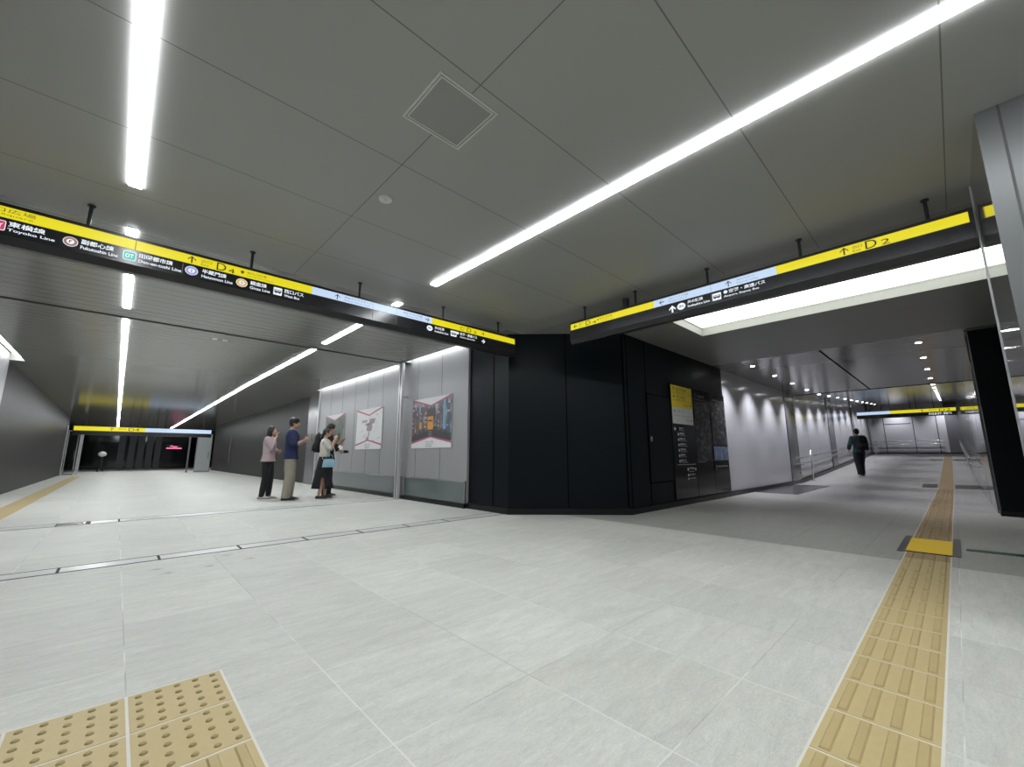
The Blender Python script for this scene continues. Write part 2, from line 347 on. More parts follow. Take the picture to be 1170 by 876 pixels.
# ------------------------------------------------------------------ floor
def quad(mb, x0, x1, y0, y1, fz, mi=0, down=False, dz=0.0):
    p = [(x0, y0), (x1, y0), (x1, y1), (x0, y1)]
    if down: p.reverse()
    mb.face([(a, b, fz(a, b) + dz) for a, b in p], mi)
fl = MB()
quad(fl, -2.1, 5.3, -8, 9, floor_z, 0)
quad(fl, -2.1, 5.3, 9, 44, floor_z, 0)
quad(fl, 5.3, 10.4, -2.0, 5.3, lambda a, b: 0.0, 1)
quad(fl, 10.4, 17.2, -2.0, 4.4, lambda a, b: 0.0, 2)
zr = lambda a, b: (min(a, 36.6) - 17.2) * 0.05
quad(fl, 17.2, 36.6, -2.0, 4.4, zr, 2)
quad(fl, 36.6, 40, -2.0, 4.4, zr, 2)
struct(fl.build('floor', ['floor', 'floor_shade', 'floor_ramp'], recalc=False), 'pale grey stone tile floor, shade painted as a darker band to the right, sloping up in the right passage')

# ------------------------------------------------------------------ ceiling
ce = MB(); H3 = lambda a, b: 3.0
def cq(x0, x1, y0, y1, mi, fz=H3): quad(ce, x0, x1, y0, y1, fz, mi, down=True)
cq(-1.72, 4.5, -8, 5.0, 0); cq(-2.1, -1.72, -8, 5.0, 0)
cq(-1.72, 4.5, 5.0, 14, 2); cq(4.5, 5.2, 4.9, 6.12, 2)
cq(4.5, 4.9, -8, 4.9, 0)
zl = lambda a, b: 3.0 - (b - 14) * 0.010
cq(-2.1, 5.0, 14, 31.5, 2, zl); cq(-3.5, 6.2, 31.5, 43, 2, zl)
cq(4.9, 6.1, -2.0, 5.2, 1); cq(7.25, 9.95, -2.0, 5.2, 1); cq(6.1, 7.25, 2.8, 5.2, 1); cq(6.1, 7.25, -2.0, -0.62, 1)
cq(9.95, 17.2, -2.0, 4.4, 3)
cq(17.2, 40, -2.0, 4.4, 3, lambda a, b: 3.0 + (a - 17.2) * 0.06)
# cove pockets (lining) left and right, open towards the corridor
for xa, xb, ya, yb in ((-1.95, -1.72, 5.0, 14.05), (4.5, 4.68, 6.12, 8.25), (4.5, 4.68, 8.7, 14.0)):
    z1 = 3.165
    ce.face([(xa, ya, z1), (xa, yb, z1), (xb, yb, z1), (xb, ya, z1)], 4)
    inner = xb if xa < 0 else xa
    ce.face([(inner, ya, 3.0), (inner, yb, 3.0), (inner, yb, z1), (inner, ya, z1)], 4)
    ce.face([(xa, ya, 3.0), (xb, ya, 3.0), (xb, ya, z1), (xa, ya, z1)], 4); ce.face([(xa, yb, 3.0), (xb, yb, 3.0), (xb, yb, z1), (xa, yb, z1)], 4)
cq(4.5, 4.68, 8.25, 8.7, 2)
# recess around the luminous panel
z1 = 3.165
for a, b in (((6.1, -0.62), (6.1, 2.8)), ((6.1, 2.8), (7.25, 2.8)), ((7.25, 2.8), (7.25, -0.62)), ((7.25, -0.62), (6.1, -0.62))):
    ce.face([(a[0], a[1], 3.0), (b[0], b[1], 3.0), (b[0], b[1], z1), (a[0], a[1], z1)], 4)
struct(ce.build('ceiling', ['ceil', 'ceil_plain', 'ceil_slat_left', 'ceil_slat_right', 'recess'], recalc=False), 'grey metal panel ceiling with slatted fields')
# black sealing above everything, closes the hall against the outside
dk = MB(); dk.box(-2.4, 40.5, -8.3, 45, 4.9, 5.0); 
struct(dk.build('ceiling_void', 'void'))

# ------------------------------------------------------------------ walls
def seams(name, x=None, y=None, coords=(), z0=0, z1=3, mat='seam', side=-1, half=0.006, parent=None):
    mb = MB()
    for c in coords:
        if x is not None: mb.box(x, x + side * 0.0015, c - half, c + half, z0, z1)
        else: mb.box(c - half, c + half, y, y + side * 0.0015, z0, z1)
    return mb.build(name, mat, parent)
# right side wall of the left corridor: lit grey panels
w = MB(); w.box(4.65, 5.0, 6.12, 14.0, 0, 3.14, 0)
wl = struct(w.build('wall_right', 'panel'), 'grey panel wall washed by a cove light, carrying the posters')
sm = seams('panel_seam', x=4.65, coords=(7.0, 7.93, 8.75, 9.6, 10.42, 11.25, 12.15, 13.05), z0=0.47, z1=3.12, parent=wl)
w = MB(); w.box(4.82, 5.1, 14.0, 35.0, -0.2, 3.0, 0); w.box(4.62, 4.82, 14.02, 14.12, -0.05, 3.0, 1)
w.box(4.74, 4.82, 14.12, 15.4, -0.05, 3.0, 2)
wf = struct(w.build('wall_right_far', ['wall_dark', 'post', 'pilaster']), 'dark grey ribbed wall beyond the posters')
w = MB(); w.box(-2.2, -1.95, -8, 14.05, -0.1, 3.14, 0); struct(w.build('wall_left', 'panel'))
seams('panel_seam', x=-1.95, coords=(4.1, 5.1, 6.1, 7.1, 8.1, 9.1, 10.1, 11.1, 12.1, 13.1), z0=0.1, z1=3.0, side=1, parent=bpy.data.objects['wall_left'])
w = MB(); w.box(-2.2, -1.97, 14.05, 31.5, -0.3, 3.0, 0); struct(w.build('wall_left_far', 'wall_dark'), 'dark grey ribbed wall along the left corridor')
w = MB(); w.box(-2.4, 3.8, -8.2, -8, 0, 3.1); struct(w.build('wall_back', 'panel'))
# near right wall block: satin face, polished side return
w = MB(); w.face([(3.57, -8, 0), (3.57, -0.33, 0), (3.57, -0.33, 3), (3.57, -8, 3)], 0)
w.face([(3.57, -0.33, 0), (4.58, -0.33, 0), (4.58, -0.33, 3), (3.57, -0.33, 3)], 1)
w.face([(4.58, -0.33, 0), (4.58, -2.0, 0), (4.58, -2.0, 3), (4.58, -0.33, 3)], 2)
wn = struct(w.build('wall_near_right', ['wall_near', 'mirror', 'wall_near'], recalc=False), 'satin grey metal wall with a polished return at the right edge')
MB().box(3.5685, 3.57, -0.431, -0.419, 0, 3.0).build('panel_seam', 'seam', wn)
MB().box(4.57, 4.586, -0.334, -0.324, 0, 3.0).build('corner_trim', 'post', wn)
w = MB(); w.box(4.58, 10.2, -2.1, -2.0, 0, 3.0); struct(w.build('wall_side_passage', 'pilaster'))
# black pillar face at the mouth of the right passage
w = MB(); w.box(10.2, 10.6, -2.0, -0.385, 0.07, 3.0, 0); w.box(10.18, 10.6, -2.0, -0.375, 0, 0.07, 1)
struct(w.build('wall_black_pillar', ['black', 'black_base']), 'black steel wall end on the right side of the passage')
# right passage walls
w = MB(); w.box(10.6, 40, -0.6, -0.36, 0, 4.9); wr = struct(w.build('wall_passage_right', 'glasswall'), 'glossy grey glass wall of the right passage')
seams('glass_joint', y=-0.36, coords=[12.4 + 1.8 * i for i in range(14)], z0=0, z1=4.6, mat='steel', side=1, half=0.012, parent=wr)
w = MB(); w.box(10.44, 38.3, 3.72, 4.0, 0, 4.9, 0)
for a, b in ((15.96, 17.1), (22.75, 23.9), (29.2, 30.0), (35.5, 36.2)): w.box(a, b, 3.69, 3.72, 0, 4.9, 1)
wl2 = struct(w.build('wall_passage_left', ['white_wall', 'pilaster']), 'pale glossy wall of the right passage with dark pilasters')
seams('panel_joint', y=3.72, coords=(18.85, 20.6, 25.6, 27.4, 31.8, 33.6), z0=0.1, z1=4.6, parent=wl2)
bb = MB(); bb.box(10.44, 17.2, 3.66, 3.72, 0, 0.1)
bb.face([(17.2, 3.66, 0), (36.6, 3.66, 0.97), (36.6, 3.66, 1.12), (17.2, 3.66, 0.12)]); bb.face([(17.2, 3.66, .12), (36.6, 3.66, 1.12), (36.6, 3.72, 1.12), (17.2, 3.72, .12)])
struct(bb.build('baseboard_passage_left', 'black_base'))
w = MB(); w.box(38.1, 38.4, -0.7, 4.1, 0.5, 4.9, 0); w.box(38.06, 38.1, -0.36, 0.2, 0.97, 4.9, 1)
wfar = struct(w.build('wall_passage_end', ['white_wall', 'pilaster']), 'pale panelled wall closing the right passage')
MB().box(38.04, 38.1, -0.36, 3.7, 0.97, 1.06).build('skirting', 'black_base', wfar)
mb = MB()
for yy in (1.7, 3.15, 0.6): mb.box(38.095, 38.1, yy - 0.02, yy + 0.02, 1.0, 4.4)
mb.box(38.095, 38.1, 1.8, 3.15, 2.95, 3.0); mb.build('panel_seam', 'seam', wfar)

# ------------------------------------------------------------------ black core between the corridors
core = MB(); P = [(4.70, 6.12), (4.70, 5.06), (6.08, 3.68), (10.44, 3.68), (10.44, 6.12)]
core.prism(P, 0.0, 3.0)
co = struct(core.build('wall_black_core', 'black'), 'black steel clad corner block between the two corridors')
def off(p, d=0.025): return p
sk = MB(); Pk = [(4.66, 6.12), (4.66, 5.045), (6.065, 3.64), (10.44, 3.64), (10.44, 3.70), (6.1, 3.70), (4.72, 5.08), (4.72, 6.12)]
sk.prism(Pk, 0, 0.095); struct(sk.build('baseboard_core', 'black_base'))
sk = MB(); sk.box(4.60, 4.66, 6.12, 14.0, 0, 0.08); struct(sk.build('baseboard_right', 'black_base'))
# seams of the core
cs = MB()
for yy in (5.44,): cs.box(4.697, 4.70, yy - 0.008, yy + 0.008, 0.1, 3.0)
d = Vector((1.38, -1.38, 0)).normalized(); nrm = Vector((-d.y, d.x, 0)) * -1
def on_chamfer(t, half, z0, z1, mb, mi=0, out=0.002):
    a = Vector((4.70, 5.06, 0)) + d * t; n = Vector((-0.7071, -0.7071, 0))
    p = [a - d * half + n * out, a + d * half + n * out, a + d * half - n * 0.004, a - d * half - n * 0.004]
    mb.prism([(q.x, q.y) for q in p], z0, z1, mi)
on_chamfer(0.97, 0.008, 0.1, 3.0, cs); on_chamfer(1.93, 0.01, 0.1, 3.0, cs)
for xx in (6.16, 6.78): cs.box(xx - 0.008, xx + 0.008, 3.677, 3.68, 0.1 if xx < 6.5 else 2.03, 3.0)
cs.box(6.772, 6.788, 3.677, 3.68, 0.1, 0.46)
cs.build('panel_seam', 'seam_blk', co)
# access door in the core
dr = thing('door_1', (7.28, 3.68, 0), 'flush black service door in the black wall, left of the information board', 'door'); dr['kind'] = 'structure'
MB().box(-0.50, 0.50, -0.012, 0.0, 0.47, 2.02).build('door_leaf', 'black', dr)
fr = MB(); fr.box(-0.515, -0.50, -0.014, 0, 0.455, 2.035); fr.box(0.50, 0.515, -0.014, 0, 0.455, 2.035); fr.box(-0.5, 0.5, -0.014, 0, 2.02, 2.035); fr.box(-0.5, 0.5, -0.014, 0, 0.455, 0.47)
fr.build('door_frame', 'seam_blk', dr)
hd = MB(); hd.box(-0.45, -0.40, -0.022, -0.012, 1.18, 1.26); hd.build('door_handle', 'steel', dr)

# ------------------------------------------------------------------ text and sign helpers
def text_mesh(body):
    cu = bpy.data.curves.new('t', 'FONT'); cu.body = body; cu.size = 1.0; cu.resolution_u = 3
    return cu
_tc = {}
def get_text(body, bold):
    k = (body, bold)
    if k not in _tc:
        cu = text_mesh(body); cu.offset = 0.018 if bold else 0.0
        o = bpy.data.objects.new('t', cu); COL.objects.link(o); dg = bpy.context.evaluated_depsgraph_get()
        me = bpy.data.meshes.new_from_object(o.evaluated_get(dg)); bpy.data.objects.remove(o)
        vs = [(v.co.x, v.co.y) for v in me.vertices]; fs = [list(p.vertices) for p in me.polygons]; bpy.data.meshes.remove(me)
        _tc[k] = (vs, fs)
    return _tc[k]
class Face:
    """a flat sign face: u runs left to right for the reader, v is height"""
    def __init__(s, org, udir, ndir): s.o, s.u, s.n = Vector(org), Vector(udir), Vector(ndir)
    def p(s, u, v, d=0.0): return s.o + s.u * u + Vector((0, 0, 1)) * v + s.n * d
    def rect(s, mb, u0, u1, v0, v1, d=0.002, mi=0):
        mb.marks.append((len(mb.f), 'line'))
        mb.face([s.p(u0, v0, d), s.p(u1, v0, d), s.p(u1, v1, d), s.p(u0, v1, d)], mi)
    def poly(s, mb, pts, d=0.003, mi=0): mb.face([s.p(a, b, d) for a, b in pts], mi)
    def disc(s, mb, u, v, r, d=0.003, mi=0, ru=None, seg=24):
        mb.marks.append((len(mb.f), 'disc'))
        ru = ru or r; mb.face([s.p(u + ru * math.cos(2 * PI * k / seg), v + r * math.sin(2 * PI * k / seg), d) for k in range(seg)], mi)
    def rrect(s, mb, u0, u1, v0, v1, r, d=0.003, mi=0):
        pts = []
        for cu, cv, a0 in ((u1 - r, v1 - r, 0), (u0 + r, v1 - r, 90), (u0 + r, v0 + r, 180), (u1 - r, v0 + r, 270)):
            for k in range(5):
                a = math.radians(a0 + 22.5 * k); pts.append((cu + r * math.cos(a), cv + r * math.sin(a)))
        s.poly(mb, pts, d, mi)
    def text(s, mb, body, u0, u1, v0, v1, d=0.004, mi=0, bold=False):
        vs, fs = get_text(body, bold)
        if not vs: return
        mb.marks.append((len(mb.f), 'lettering'))
        xs = [a for a, b in vs]; ys = [b for a, b in vs]; xa, xb, ya, yb = min(xs), max(xs), min(ys), max(ys)
        n = len(mb.v)
        for a, b in vs: mb.v.append(tuple(s.p(u0 + (a - xa) / (xb - xa) * (u1 - u0), v0 + (b - ya) / (yb - ya) * (v1 - v0), d)))
        for f in fs: mb.f.append([n + i for i in f]); mb.m.append(mi)
    def arrow(s, mb, u, v, h, ang=90, d=0.004, mi=0, t=0.16):
        # arrow of overall size h centred on u,v pointing to ang (degrees)
        mb.marks.append((len(mb.f), 'arrow'))
        a = math.radians(ang - 90); R = lambda x, y: (u + (x * math.cos(a) - y * math.sin(a)) * h, v + (x * math.sin(a) + y * math.cos(a)) * h)
        w = t / 2
        s.poly(mb, [R(-w, -0.5), R(w, -0.5), R(w, 0.36), R(-w, 0.36)], d, mi)
        q = t * 0.72
        s.poly(mb, [R(0, 0.5), R(-0.45, 0.05), R(-0.45, 0.05 - q * 1.35), R(0, 0.5 - q * 1.35)], d + 0.0003, mi)
        s.poly(mb, [R(0, 0.5), R(0, 0.5 - q * 1.35), R(0.45, 0.05 - q * 1.35), R(0.45, 0.05)], d + 0.0003, mi)
def part(fn, name, mat, parent, label=None):
    mb = MB(); fn(mb)
    if len(mb.marks) < 2: return mb.build(name, mat, parent, recalc=False)
    pre = name.replace('_lettering', '')
    ends = [a for a, k in mb.marks[1:]] + [len(mb.f)]
    for (a, k), e in zip(mb.marks, ends):       # every word, arrow and dot is a part of its own
        q = MB(); q.v = []; idx = {}
        for f in mb.f[a:e]:
            for i in f:
                if i not in idx: idx[i] = len(q.v); q.v.append(mb.v[i])
            q.f.append([idx[i] for i in f]); q.m.append(0)
        q.build(pre + '_' + k, mat, parent, recalc=False)
def bus_icon(F, mb, u0, u1, v0, v1, mi_bg=0, mi_fg=1):
    F.rrect(mb, u0, u1, v0, v1, (v1 - v0) * 0.08, 0.003, mi_bg); w, h = u1 - u0, v1 - v0
    F.rrect(mb, u0 + w * .1, u1 - w * .1, v0 + h * .32, v0 + h * .72, h * .06, 0.0036, mi_fg)
    for k in range(4): F.rect(mb, u0 + w * (.17 + .17 * k), u0 + w * (.29 + .17 * k), v0 + h * .52, v0 + h * .66, 0.0042, mi_bg)
    for k in (.3, .7): F.disc(mb, u0 + w * k, v0 + h * .3, h * .09, 0.0042, mi_fg, ru=w * .08)

def sign_body(root, F, L0, L1, thick, z_top=2.80, z_face=2.55, z_bot=2.49):
    """housing of a long hanging sign along F.u from L0 to L1, tapering at the bottom"""
    mb = MB(); prof = [(0, z_face), (0, z_top), (-thick, z_top), (-thick, z_face), (-thick * 0.75, z_bot), (-thick * 0.25, z_bot)]
    rings = [[F.p(L, v, n) for n, v in prof] for L in (L0, L1)]
    mb.rings(rings); mb.build('housing', 'housing', root)
    f = MB(); F.rect(f, L0 + 0.01, L1 - 0.01, z_face + 0.002, 2.682, 0.0008); f.build('sign_face', 'signface', root, recalc=False)
def rod(root, x, y, ztop, zbot):
    mb = MB(); mb.tube([(x, y, zbot), (x, y, ztop)], 0.013, 10); mb.tube([(x, y, ztop - 0.012), (x, y, ztop)], 0.026, 12)
    mb.build('hanging_rod', 'rod', root, smooth=False)

# ------------------------------------------------------------------ sign over the left corridor
F = Face((0, 4.64, 0), (1, 0, 0), (0, -1, 0))
rs = thing('hanging_sign', (0, 0, 0), 'long black backlit wayfinding sign over the left corridor with coloured railway line symbols', 'sign')
sign_body(rs, F, -2.0 + 0.06, 4.45, 0.13)
yb, yt, kb, kt = 2.686, 2.772, 2.57, 2.674
part(lambda m: F.rect(m, -1.92, 1.355, yb, yt), 'yellow_band', 's_yellow', rs)
part(lambda m: F.rect(m, 1.355, 2.895, yb, yt), 'pale_blue_band', 's_blue', rs)
part(lambda m: F.rect(m, 2.895, 4.44, yb, yt), 'yellow_band', 's_yellow', rs)
def dk_(m):
    F.arrow(m, 0.30, 2.729, 0.068, 90, mi=0); F.text(m, 'D', 0.49, 0.565, 2.693, 2.766); F.text(m, '4', 0.585, 0.635, 2.693, 2.738)
    F.arrow(m, 1.63, 2.729, 0.062, 90); F.arrow(m, 2.82, 2.729, 0.062, 0)
    F.text(m, 'D', 3.48, 3.56, 2.698, 2.760); F.text(m, '2', 3.60, 3.66, 2.700, 2.735); F.arrow(m, 3.78, 2.729, 0.055, 0)
    F.text(m, '出口', 3.36, 3.44, 2.73, 2.757); F.text(m, 'Exit', 3.36, 3.43, 2.700, 2.72)
part(dk_, 'dark_lettering', 's_dark', rs)
def ol_(m):
    F.text(m, '桜丘口広場', -1.02, -0.66, 2.728, 2.760); F.text(m, 'Sakuragaoka Exit Square', -1.25, -0.67, 2.700, 2.718)
    F.text(m, '出口', 0.37, 0.45, 2.727, 2.757); F.text(m, 'Exit', 0.37, 0.43, 2.698, 2.718)
    F.disc(m, 0.70, 2.735, 0.013, ru=0.016); F.poly(m, [(0.688, 2.728), (0.712, 2.728), (0.70, 2.712)])
    F.text(m, '桜丘口広場', 0.74, 0.91, 2.727, 2.752); F.text(m, 'Sakuragaoka Exit Square', 0.74, 0.98, 2.700, 2.715)
    F.rect(m, -0.09, -0.085, yb, yt, 0.003)
part(ol_, 'olive_lettering', 's_olive', rs)
def bl_(m):
    F.text(m, '渋谷サクラステージ', 1.71, 2.04, 2.732, 2.756); F.text(m, 'Shibuya Sakura Stage', 1.71, 2.02, 2.702, 2.718)
    F.text(m, '渋谷フクラス方面', 2.46, 2.74, 2.732, 2.756); F.text(m, 'Shibuya Fukuras', 2.50, 2.74, 2.702, 2.718)
    for uu in (2.055, 2.37): F.rect(m, uu, uu + 0.003, yb, yt, 0.003)
part(bl_, 'blue_grey_lettering', 's_bluegrey', rs)
def wh_(m):
    T = lambda s, a, b, lo, hi: F.text(m, s, a, b, lo, hi, bold=True)
    for jp, en, u0, uj, ue in (('東横線', 'Toyoko Line', -0.785, -0.60, -0.545), ('副都心線', 'Fukutoshin Line', -0.405, -0.215, -0.185), ('田園都市線', 'Den-en-toshi Line', -0.055, 0.17, 0.235),
                               ('半蔵門線', 'Hanzomon Line', 0.385, 0.575, 0.63), ('銀座線', 'Ginza Line', 0.775, 0.92, 0.955), ('西口バス', 'West Bus', 1.085, 1.275, 1.235),
                               ('井の頭線', 'Inokashira Line', 2.94, 3.09, 3.16), ('空港・高速バス', 'Airport, Expwy Bus', 3.36, 3.67, 3.63)):
        T(jp, u0, uj, 2.624, 2.666); T(en, u0, ue, 2.582, 2.610)
    F.arrow(m, 3.79, 2.612, 0.068, 0, t=0.24)
    F.disc(m, 2.86, 2.620, 0.037, ru=0.045); F.disc(m, 3.32, 2.645, 0.018, 0.003, ru=0.02)
part(wh_, 'white_lettering', 's_white', rs)
def gl_(m):
    for uu in (0.24, 2.055, 2.37): F.rect(m, uu, uu + 0.004, 2.575, 2.672, 0.003)
part(gl_, 'divider_line', 's_grey', rs)
def symbol(u, v, r, ru, col, txt, square=False):
    mb = MB()
    if square:
        F.rrect(mb, u - ru, u + ru, v - r, v + r, r * 0.3, 0.003, 0); F.rrect(mb, u - ru * .88, u + ru * .88, v - r * .86, v + r * .86, r * 0.22, 0.0036, 1)
        F.text(mb, txt, u - ru * .6, u + ru * .6, v - r * .42, v + r * .42, 0.0044, 0, bold=True)
    else:
        F.disc(mb, u, v, r, 0.003, 0, ru=ru); F.disc(mb, u, v, r * .9, 0.0036, 1, ru=ru * .9); F.disc(mb, u, v, r * .52, 0.0042, 0, ru=ru * .52)
        F.text(mb, txt, u - ru * .2, u + ru * .2, v - r * .3, v + r * .3, 0.0048, 2, bold=True)
    mb.build('line_symbol', ['s_white', col, 's_dark'], rs, recalc=False)
symbol(-0.83, 2.622, 0.040, 0.035, 's_red', 'TY', True)
symbol(-0.463, 2.622, 0.040, 0.042, 's_brown', 'F')
symbol(-0.115, 2.622, 0.040, 0.042, 's_green', 'DT', True)
symbol(0.308, 2.622, 0.042, 0.048, 's_purple', 'Z')
symbol(0.705, 2.622, 0.042, 0.048, 's_orange', 'G')
part(lambda m: F.text(m, 'IN', 2.838, 2.882, 2.606, 2.634, 0.0045, bold=True), 'line_code', 's_dark', rs)
mb = MB(); bus_icon(F, mb, 0.985, 1.065, 2.582, 2.662); mb.build('bus_pictogram', ['s_white', 's_dark'], rs, recalc=False)
mb = MB(); bus_icon(F, mb, 3.20, 3.30, 2.582, 2.662); mb.build('bus_pictogram', ['s_white', 's_dark'], rs, recalc=False)
for xx in (-1.5, -0.39, 0.78, 1.91, 3.11, 4.14): rod(rs, xx, 4.705, 3.0, 2.79)

# ------------------------------------------------------------------ sign over the right passage
F = Face((4.5, 0, 0), (0, -1, 0), (-1, 0, 0))          # u = -Y
rr_ = thing('hanging_sign', (0, 0, 0), 'long black backlit wayfinding sign over the right passage, with a large D2 on yellow', 'sign')
sign_body(rr_, F, -3.56, 0.315, 0.13)
part(lambda m: F.rect(m, -3.545, -2.275, yb, yt), 'yellow_band', 's_yellow', rr_)
part(lambda m: F.rect(m, -2.275, -0.985, yb, yt), 'pale_blue_band', 's_blue', rr_)
part(lambda m: F.rect(m, -0.985, 0.29, yb, yt), 'yellow_band', 's_yellow', rr_)
def d2_(m):
    F.arrow(m, -3.46, 2.729, 0.062, 180); F.text(m, 'D', -3.28, -3.20, 2.700, 2.760); F.text(m, '4', -3.17, -3.11, 2.700, 2.735)
    F.arrow(m, -2.175, 2.729, 0.062, 180); F.arrow(m, -1.43, 2.729, 0.064, 90)
    F.arrow(m, -0.46, 2.729, 0.068, 90); F.text(m, 'D', -0.315, -0.240, 2.693, 2.766); F.text(m, '2', -0.212, -0.158, 2.694, 2.740)
part(d2_, 'dark_lettering', 's_dark', rr_)
def ol2_(m):
    F.text(m, '出口', -3.40, -3.31, 2.732, 2.756); F.text(m, 'Exit', -3.40, -3.33, 2.703, 2.72)
    F.text(m, '桜丘口広場', -3.06, -2.86, 2.73, 2.755); F.disc(m, -3.08, 2.735, 0.012); F.text(m, 'Sakuragaoka Exit', -3.04, -2.84, 2.703, 2.717)
    F.text(m, '出口', -0.40, -0.335, 2.727, 2.757); F.text(m, 'Exit', -0.40, -0.345, 2.698, 2.718)
part(ol2_, 'olive_lettering', 's_olive', rr_)
def bl2_(m):
    F.text(m, '渋谷フクラス方面', -2.09, -1.86, 2.732, 2.756); F.text(m, 'Shibuya Fukuras', -2.09, -1.87, 2.702, 2.718)
    F.text(m, '渋谷サクラステージ', -1.35, -1.18, 2.732, 2.756); F.text(m, 'Shibuya Sakura Stage', -1.35, -1.15, 2.702, 2.718)
    F.rect(m, -1.612, -1.609, yb, yt, 0.003)
part(bl2_, 'blue_grey_lettering', 's_bluegrey', rr_)
def wh2_(m):
    T = lambda s, a, b, lo, hi: F.text(m, s, a, b, lo, hi, bold=True)
    F.arrow(m, -2.05, 2.612, 0.085, 90, t=0.24); F.disc(m, -1.945, 2.618, 0.040, ru=0.048)
    T('井の頭線', -1.87, -1.70, 2.628, 2.666); T('Inokashira Line', -1.87, -1.63, 2.586, 2.612)
    T('空港・高速バス', -1.43, -1.09, 2.628, 2.668); T('Airport, Expwy Bus', -1.485, -1.15, 2.586, 2.612)
    F.disc(m, -1.465, 2.648, 0.018, ru=0.02)
part(wh2_, 'white_lettering', 's_white', rr_)
part(lambda m: F.text(m, 'IN', -1.967, -1.923, 2.604, 2.632, 0.0045, bold=True), 'line_code', 's_dark', rr_)
part(lambda m: F.rect(m, -1.612, -1.607, 2.575, 2.672, 0.003), 'divider_line', 's_grey', rr_)
mb = MB(); bus_icon(F, mb, -1.60, -1.51, 2.582, 2.662); mb.build('bus_pictogram', ['s_white', 's_dark'], rr_, recalc=False)
for yy in (3.34, 2.55, 1.66, 0.79, -0.08): rod(rr_, 4.565, yy, 3.0, 2.79)

# ------------------------------------------------------------------ far signs
def far_sign(name_label, F, L0, L1, Lb, zf0, zf1, zb, zt, first_yellow, d_txt, ztop):
    r = thing('hanging_sign', (0, 0, 0), name_label, 'sign')
    mb = MB(); prof = [(0, zb), (0, zf1 + 0.02), (-0.13, zf1 + 0.02), (-0.13, zb)]
    mb.rings([[F.p(L, v, n) for n, v in prof] for L in (L0, L1)]); mb.build('housing', 'housing', r)
    A, B = ('s_yellow', 's_blue') if first_yellow else ('s_blue', 's_yellow')
    part(lambda m: F.rect(m, L0 + .02, Lb, zf0, zf1), 'yellow_band' if first_yellow else 'pale_blue_band', A, r)
    part(lambda m: F.rect(m, Lb, L1 - .02, zf0, zf1), 'pale_blue_band' if first_yellow else 'yellow_band', B, r)
    h = zf1 - zf0
    def t(m):
        u, s = d_txt
        F.arrow(m, u, (zf0 + zf1) / 2, h * .8, 90); F.text(m, '出口', u + .25, u + .5, zf0 + h * .4, zf0 + h * .85); F.text(m, s, u + .6, u + 1.0, zf0 + h * .15, zf0 + h * .85)
    part(t, 'dark_lettering', 's_dark', r)
    for k in range(4):
        u = L0 + 0.4 + (L1 - L0 - 0.8) * k / 3; p = F.p(u, 0, -0.065); rod(r, p.x, p.y, ztop, zf1 + 0.02)
    return r
F = Face((0, 28.0, 0), (1, 0, 0), (0, -1, 0))
far_sign('distant yellow and pale blue sign hanging at the dark far end of the left corridor', F, -1.6, 3.68, 0.92, 2.06, 2.26, 1.86, 0, True, (-0.3, 'D4'), 2.86)
F = Face((29.5, 0, 0), (0, -1, 0), (-1, 0, 0))
fs = far_sign('distant sign hanging across the sloping right passage, mostly yellow', F, -3.5, 0.30, -2.1, 3.06, 3.22, 2.86, 0, False, (-0.9, 'D2'), 3.74)
part(lambda m: F.text(m, '井の頭線 空港・高速バス', -0.68, 0.12, 2.90, 3.02, bold=True), 'white_lettering', 's_white', fs)

# ------------------------------------------------------------------ line lights
def light_bar(xc, y0, y1, label, w=0.075):
    r = thing('light_bar', (xc, y0, 0), label, 'ceiling light', 'linear ceiling lights')
    L = y1 - y0; za, zb = ceil_z(0, y0), ceil_z(0, y1)
    mb = MB(); n = 2
    def ringbox(hw, d0, d1, ya, yb_):
        z_a, z_b = ceil_z(0, y0 + ya), ceil_z(0, y0 + yb_)
        mb.rings([[(-hw, ya, z_a - d0), (hw, ya, z_a - d0), (hw, ya, z_a - d1), (-hw, ya, z_a - d1)], [(-hw, yb_, z_b - d0), (hw, yb_, z_b - d0), (hw, yb_, z_b - d1), (-hw, yb_, z_b - d1)]])
    brk = [0, L]
    if y0 < 14 < y1: brk = [0, 14 - y0, L]
    for a, b in zip(brk[:-1], brk[1:]): ringbox(w / 2, 0.001, 0.011, a, b)
    mb.build('diffuser', 'led_left' if xc < 0 else 'led', r)
    mb2 = MB(); mb2.box(-w / 2 - 0.006, w / 2 + 0.006, -0.02, -0.001, za - 0.004, za - 0.0005); mb2.box(-w / 2 - 0.006, w / 2 + 0.006, L + 0.001, L + 0.02, zb - 0.004, zb - 0.0005)
    mb2.build('end_cap', 'lampbody', r)
    return r
light_bar(-0.135, -6.0, 4.11, 'bright white line light on the left ceiling in front of the left sign')
light_bar(-0.135, 4.95, 7.80, 'line light on the left of the ceiling just behind the left sign')
light_bar(-0.135, 8.50, 24.0, 'long line light on the left beyond the dark shutter slot')
light_bar(-0.135, 24.2, 37.5, 'far end line light on the left, above the distant yellow sign')
light_bar(2.59, -0.75 - 5.2, 4.14, 'long diagonal line light crossing the upper right of the ceiling')
light_bar(2.59, 4.98, 7.86, 'short line light on the right, seen just below the left sign')
light_bar(2.60, 8.45, 22.0, 'long line light on the right beyond the dark shutter slot')
light_bar(2.60, 22.2, 37.5, 'far end line light on the right, above the distant pale blue sign band')
